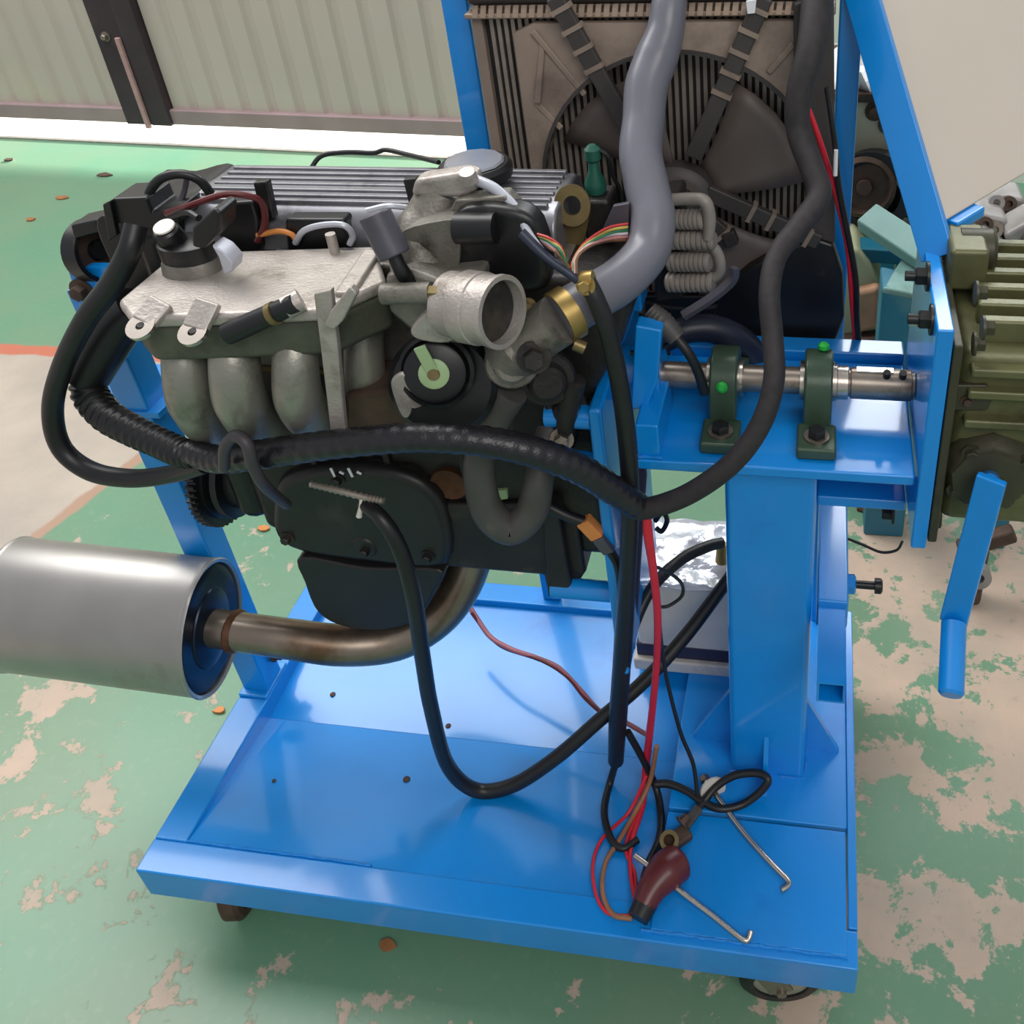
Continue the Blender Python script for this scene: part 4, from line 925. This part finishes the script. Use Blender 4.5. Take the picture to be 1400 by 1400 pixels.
for i, (px, py, w_, lab) in enumerate(((613, 993, 4, 'dark crumb on the tray crease left of the long hose loop'), (375, 1068, 3, 'tiny dark crumb on the front slope of the tray near the left rail'), (556, 1066, 5, 'dark speck on the front tray slope left of the long hose'), (455, 950, 4, 'dark speck on the rear tray slope below the exhaust bend'))):
    q = AZ(px, py, .15)
    for _ in range(5): q = AZ(px, py, tray_z(q.x, q.y) + .001)
    O('dirt_crumb', ball(BM(), q + V((0, 0, .001)), m_of(q, w_), 8, .5), RUSTD, None, label=lab, cat='debris', group='dirt on the drip tray')
mk = A(456, 648, .213)
for i in range(4):
    ep('chalk_mark', bar(BM(), A(452 + i * 12, 640 + (i % 2) * 5, .2135), A(458 + i * 12, 652 - (i % 2) * 4, .2135), .001, .003, (0, 1, 0)), PAPER, bev=0)
# ================================================================== CONTROL BOARD
p00 = A(1291, 303, .350); pd = V((.62, .78, 0)).normalized(); 
pu = (A(1178, -40, .492) - A(1287, 320, .335)).normalized()
pn = pd.cross(pu).normalized()
b = BM(); prism(b, [p00, p00 + pd * .55, p00 + pd * .55 + pu * .62, p00 + pu * .62], -pn * .012 if pn.y < 0 else pn * .012)
O('instrument_board', b, CREAM, None, bev=.002, label='plain cream instrument board fixed to the blue brace bar', cat='board')
b = BM(); bar(b, p00 + pd * .01 - V((0, 0, .008)), p00 + pd * .06 - V((0, 0, .008)), .012, .02)
part('board_rail', b)

# ================================================================== BACKGROUND: OLD ENGINES ON TEAL STANDS
bs = thing('teal_stand', 'teal steel stand carrying an old cream engine behind the trolley', 'engine stand', (.93, 1.3, 0))
def bp_(name, bm, m=TEAL, **k): return O(name, bm, m, bs, bev=.004, **k)
for x, y in ((.82, 1.21), (.985, 1.21), (.82, 1.65), (.985, 1.65)): bp_('leg', box(BM(), (x, y, 0), (x + .05, y + .05, .43)))
bp_('cross_beam', box(BM(), (.82, 1.21, .43), (1.035, 1.26, .475)))
bp_('cross_beam', box(BM(), (.82, 1.65, .43), (1.035, 1.70, .475)))
bp_('side_beam', box(BM(), (.82, 1.26, .43), (.87, 1.65, .475)))
bp_('side_beam', box(BM(), (.985, .90, .43), (1.035, 1.21, .475)))
bp_('side_beam', box(BM(), (.985, 1.26, .43), (1.035, 1.65, .475)))
for x in (.83, .96): bp_('leg', box(BM(), (x, 1.0, 0), (x + .04, 1.04, .25)))
bp_('diagonal_beam', bar(BM(), A(1185, 296, 1.02), A(1300, 372, .90), .03, .05, (0, -.6, 1)), TEALP)
bp_('lower_beam', bar(BM(), A(1122, 338, 1.1), A(1262, 346, 1.1), .03, .05, (0, 0, 1)))
bp_('upright', slab(BM(), [(1206, 392), (1264, 404), (1262, 520), (1196, 520)], .85, .07))
bp_('upright_cap', prism(BM(), [A(1206, 393, .848), A(1266, 405, .848), A(1272, 352, .98), A(1237, 346, .98)], (0, 0, -.012)), TEALP)
bp_('upright_foot', box(BM(), (.935, .852, 0), (1.01, .92, .38)))
bp_('shelf', prism(BM(), [(.82, 1.0, .25), (1.0, 1.0, .25), (1.0, 1.3, .25), (.82, 1.3, .25)], (0, 0, .018)))
oe = thing('old_engine', 'old cream engine block with a rusty pulley on the teal stand', 'engine', (.93, 1.4, .45))
O('block', slab(BM(), [(1120, 130), (1222, 132), (1232, 180), (1246, 250), (1262, 330), (1120, 330)], 1.22, .35), OLDE, oe, bev=.02)
O('top_edge', slab(BM(), [(1118, 126), (1222, 128), (1224, 142), (1118, 140)], 1.205, .3), RUSTD, oe, bev=.004)
pp = A(1183, 252, 1.19); q = m_of(pp, 1)
O('belt_ring', lathe(BM(), A(1196, 258, 1.2), (-.25, -1, .2), [(0, 40 * q), (0, 56 * q), (.04, 56 * q), (.04, 40 * q)], 30, closed=True), BLACK, oe)
O('pulley', lathe(BM(), pp, (-.1, -1, .2), [(0, 42 * q), (.03, 42 * q), (.034, 36 * q), (.02, 32 * q), (.02, 12 * q), (.035, 10 * q), (.035, 0)], 28), RUSTD, oe)
O('belt_guard', slab(BM(), rounded([(1205, 225), (1225, 250), (1245, 290), (1236, 298), (1210, 285)]), 1.18, .03), BLACK, oe, bev=.004)
for (px, py) in ((1196, 152), (1214, 235), (1214, 170)):
    O('bolt', hexbolt(BM(), A(px, py, 1.218), (0, -1, 0), .012, .012), RUSTD, oe)
b = BM(); rp_ = random.Random(9); n = 8; g = []
c0 = A(1185, 128, 1.25)
for i in range(n + 1):
    g.append([b.verts.new(c0 + V((-.09 + .15 * i / n, -.04 + .12 * j / n, .012 + rp_.uniform(0, .05) * (1 - abs(2 * i / n - 1)) + .04 * j / n))) for j in range(n + 1)])
for i in range(n):
    for j in range(n): b.faces.new((g[i][j], g[i + 1][j], g[i + 1][j + 1], g[i][j + 1]))
o = O('crumpled_paper', b, PAPER, None, smooth=25, label='crumpled white paper lying on the old cream engine', cat='paper'); md = o.modifiers.new('thick', 'SOLIDIFY'); md.thickness = .002
gc = thing('gear_casing', 'dirty cream gear casing low on the teal stand', 'gear casing', (.91, 1.1, .27))
for nm, pix, y, dp_, m_ in (('casing', [(1135, 345), (1170, 340), (1190, 365), (1206, 400), (1200, 470), (1150, 480), (1132, 440)], 1.05, .2, mat('cream_green_casting', (176, 180, 146), .55, .1, .12, 14, (190, 130, 90), .3)),
                        ('lower_flange', [(1128, 470), (1205, 462), (1200, 505), (1130, 505)], 1.02, .2, RUSTD),
                        ('side_cover', [(1165, 400), (1204, 392), (1203, 450), (1168, 460)], 1.03, .03, mat('tan_casting', (186, 142, 112), .6, .1, .2, 20))):
    O(nm, slab(BM(), pix, y, dp_), m_, gc, bev=.012)
O('shaft_boss', lathe(BM(), A(1185, 490, 1.0), (-.1, -1, .3), [(0, .035), (.02, .033), (.024, .012), (.04, .012)], 20), BGM, gc)
# parts heap at the far right
ts2 = thing('teal_table', 'teal steel table holding loose castings at the right edge', 'table', (1.35, 1.2, 0))
O('table_top', prism(BM(), [A(1302, 318, 1.0), A(1420, 410, .82), A(1520, 380, .95), A(1400, 300, 1.18)], (0, 0, -.012)), TEALP, ts2, bev=.003)
tz = A(1302, 318, 1.0).z
O('table_beam', bar(BM(), A(1302, 330, .99), A(1420, 425, .81), .04, .03, (0, 0, 1)), TEAL, ts2, bev=.003)
for (px, py, y) in ((1420, 420, .84), (1500, 392, .96), (1405, 310, 1.15), (1312, 330, 1.0)):
    p = A(px, py, y); O('table_leg', box(BM(), (p.x - .02, p.y - .0, 0), (p.x + .02, p.y + .04, p.z - .012)), TEAL, ts2, bev=.003)
rq = random.Random(21)
heap = [([(1300, 310), (1340, 292), (1378, 300), (1384, 336), (1330, 338)], 'grey ribbed casting on the teal table beside the board corner', .93),
        ([(1335, 285), (1372, 268), (1402, 272), (1402, 312), (1360, 316)], 'pale metal housing behind the ribbed casting', .99),
        ([(1372, 322), (1412, 300), (1440, 330), (1430, 372), (1390, 364)], 'grey casting at the picture edge on the teal table', .9),
        ([(1318, 330), (1350, 322), (1392, 352), (1380, 376), (1345, 362)], 'flat silver cover plate lying at the table front', .88)]
for pix, lab, y in heap:
    t = thing('casting', lab, 'casting', A(pix[0][0], pix[0][1], y), 'loose castings on the teal table')
    O('body', slab(BM(), pix, y, .07), BGM, t, bev=.008)
    cx_ = sum(p[0] for p in pix) / len(pix); cy_ = sum(p[1] for p in pix) / len(pix)
    for k in range(3):
        a = A(cx_ + rq.uniform(-22, 22), cy_ + rq.uniform(-14, 10), y)
        O('boss', lathe(BM(), a, (rq.uniform(-.3, .1), -1, .4), [(0, .014), (.012, .013), (.012, .006), (.004, .006)], 14), (BGM, RUSTD, STEELD)[k], t)
rb = thing('rusty_bracket', 'rusty iron bracket standing on the floor behind the crank grip', 'bracket', AZ(1325, 830, 0))
p = AZ(1325, 830, 0)
O('bracket_post', box(BM(), (p.x - .03, p.y, 0), (p.x + .02, p.y + .04, .14)), RUSTD, rb, bev=.01)
O('bracket_arm', bar(BM(), p + V((-.03, .02, .12)), p + V((.06, .03, .16)), .03, .025), RUSTD, rb, bev=.006)
O('bracket_eye', lathe(BM(), p + V((.0, -.01, .10)), (0, -1, .2), [(0, .01), (0, .022), (.02, .022), (.02, .01)], 18, closed=True), BGM, rb)
hose('floor_wire', 'thin black wire hanging in a loop below the end plate', [(1155, 735, .42), (1180, 745, .42), (1205, 755, .42), (1226, 752, .42), (1234, 740, .42)], 4, BLACK, 'wire', 6)
# leaves and crumbs on the floor
for i, (px, py, w_, m_, lab) in enumerate(((85, 271, 7, LEAF, 'small dark leaf on the green floor at far left'), (42, 301, 6, LEAF, 'tan leaf on the green floor below the dark one'), (143, 240, 8, RUSTD, 'dark twig on the bright floor near the door gap'),
                                           (12, 219, 6, RUSTD, 'small twig at the left edge near the door'), (362, 724, 7, ORANGE, 'orange crumb on the floor beside the crankcase'), (300, 973, 6, ORANGE, 'orange leaf on the floor beside the blue rail'),
                                           (530, 1293, 9, LEAF, 'brown leaf on the floor under the front rail'), (1180, 697, 10, RUST, 'rusty red chip on the floor behind the column'))):
    p = AZ(px, py, 0); r_ = m_of(p, w_); b = BM(); rl = random.Random(i)
    prism(b, [p + V((r_ * 1.5 * math.cos(a) * rl.uniform(.6, 1.1), r_ * math.sin(a) * rl.uniform(.6, 1.1), .001)) for a in [2 * PI * k / 7 for k in range(7)]], (0, 0, .004))
    O('dry_leaf', b, m_, None, smooth=0, label=lab, cat='debris', group='litter on the floor')
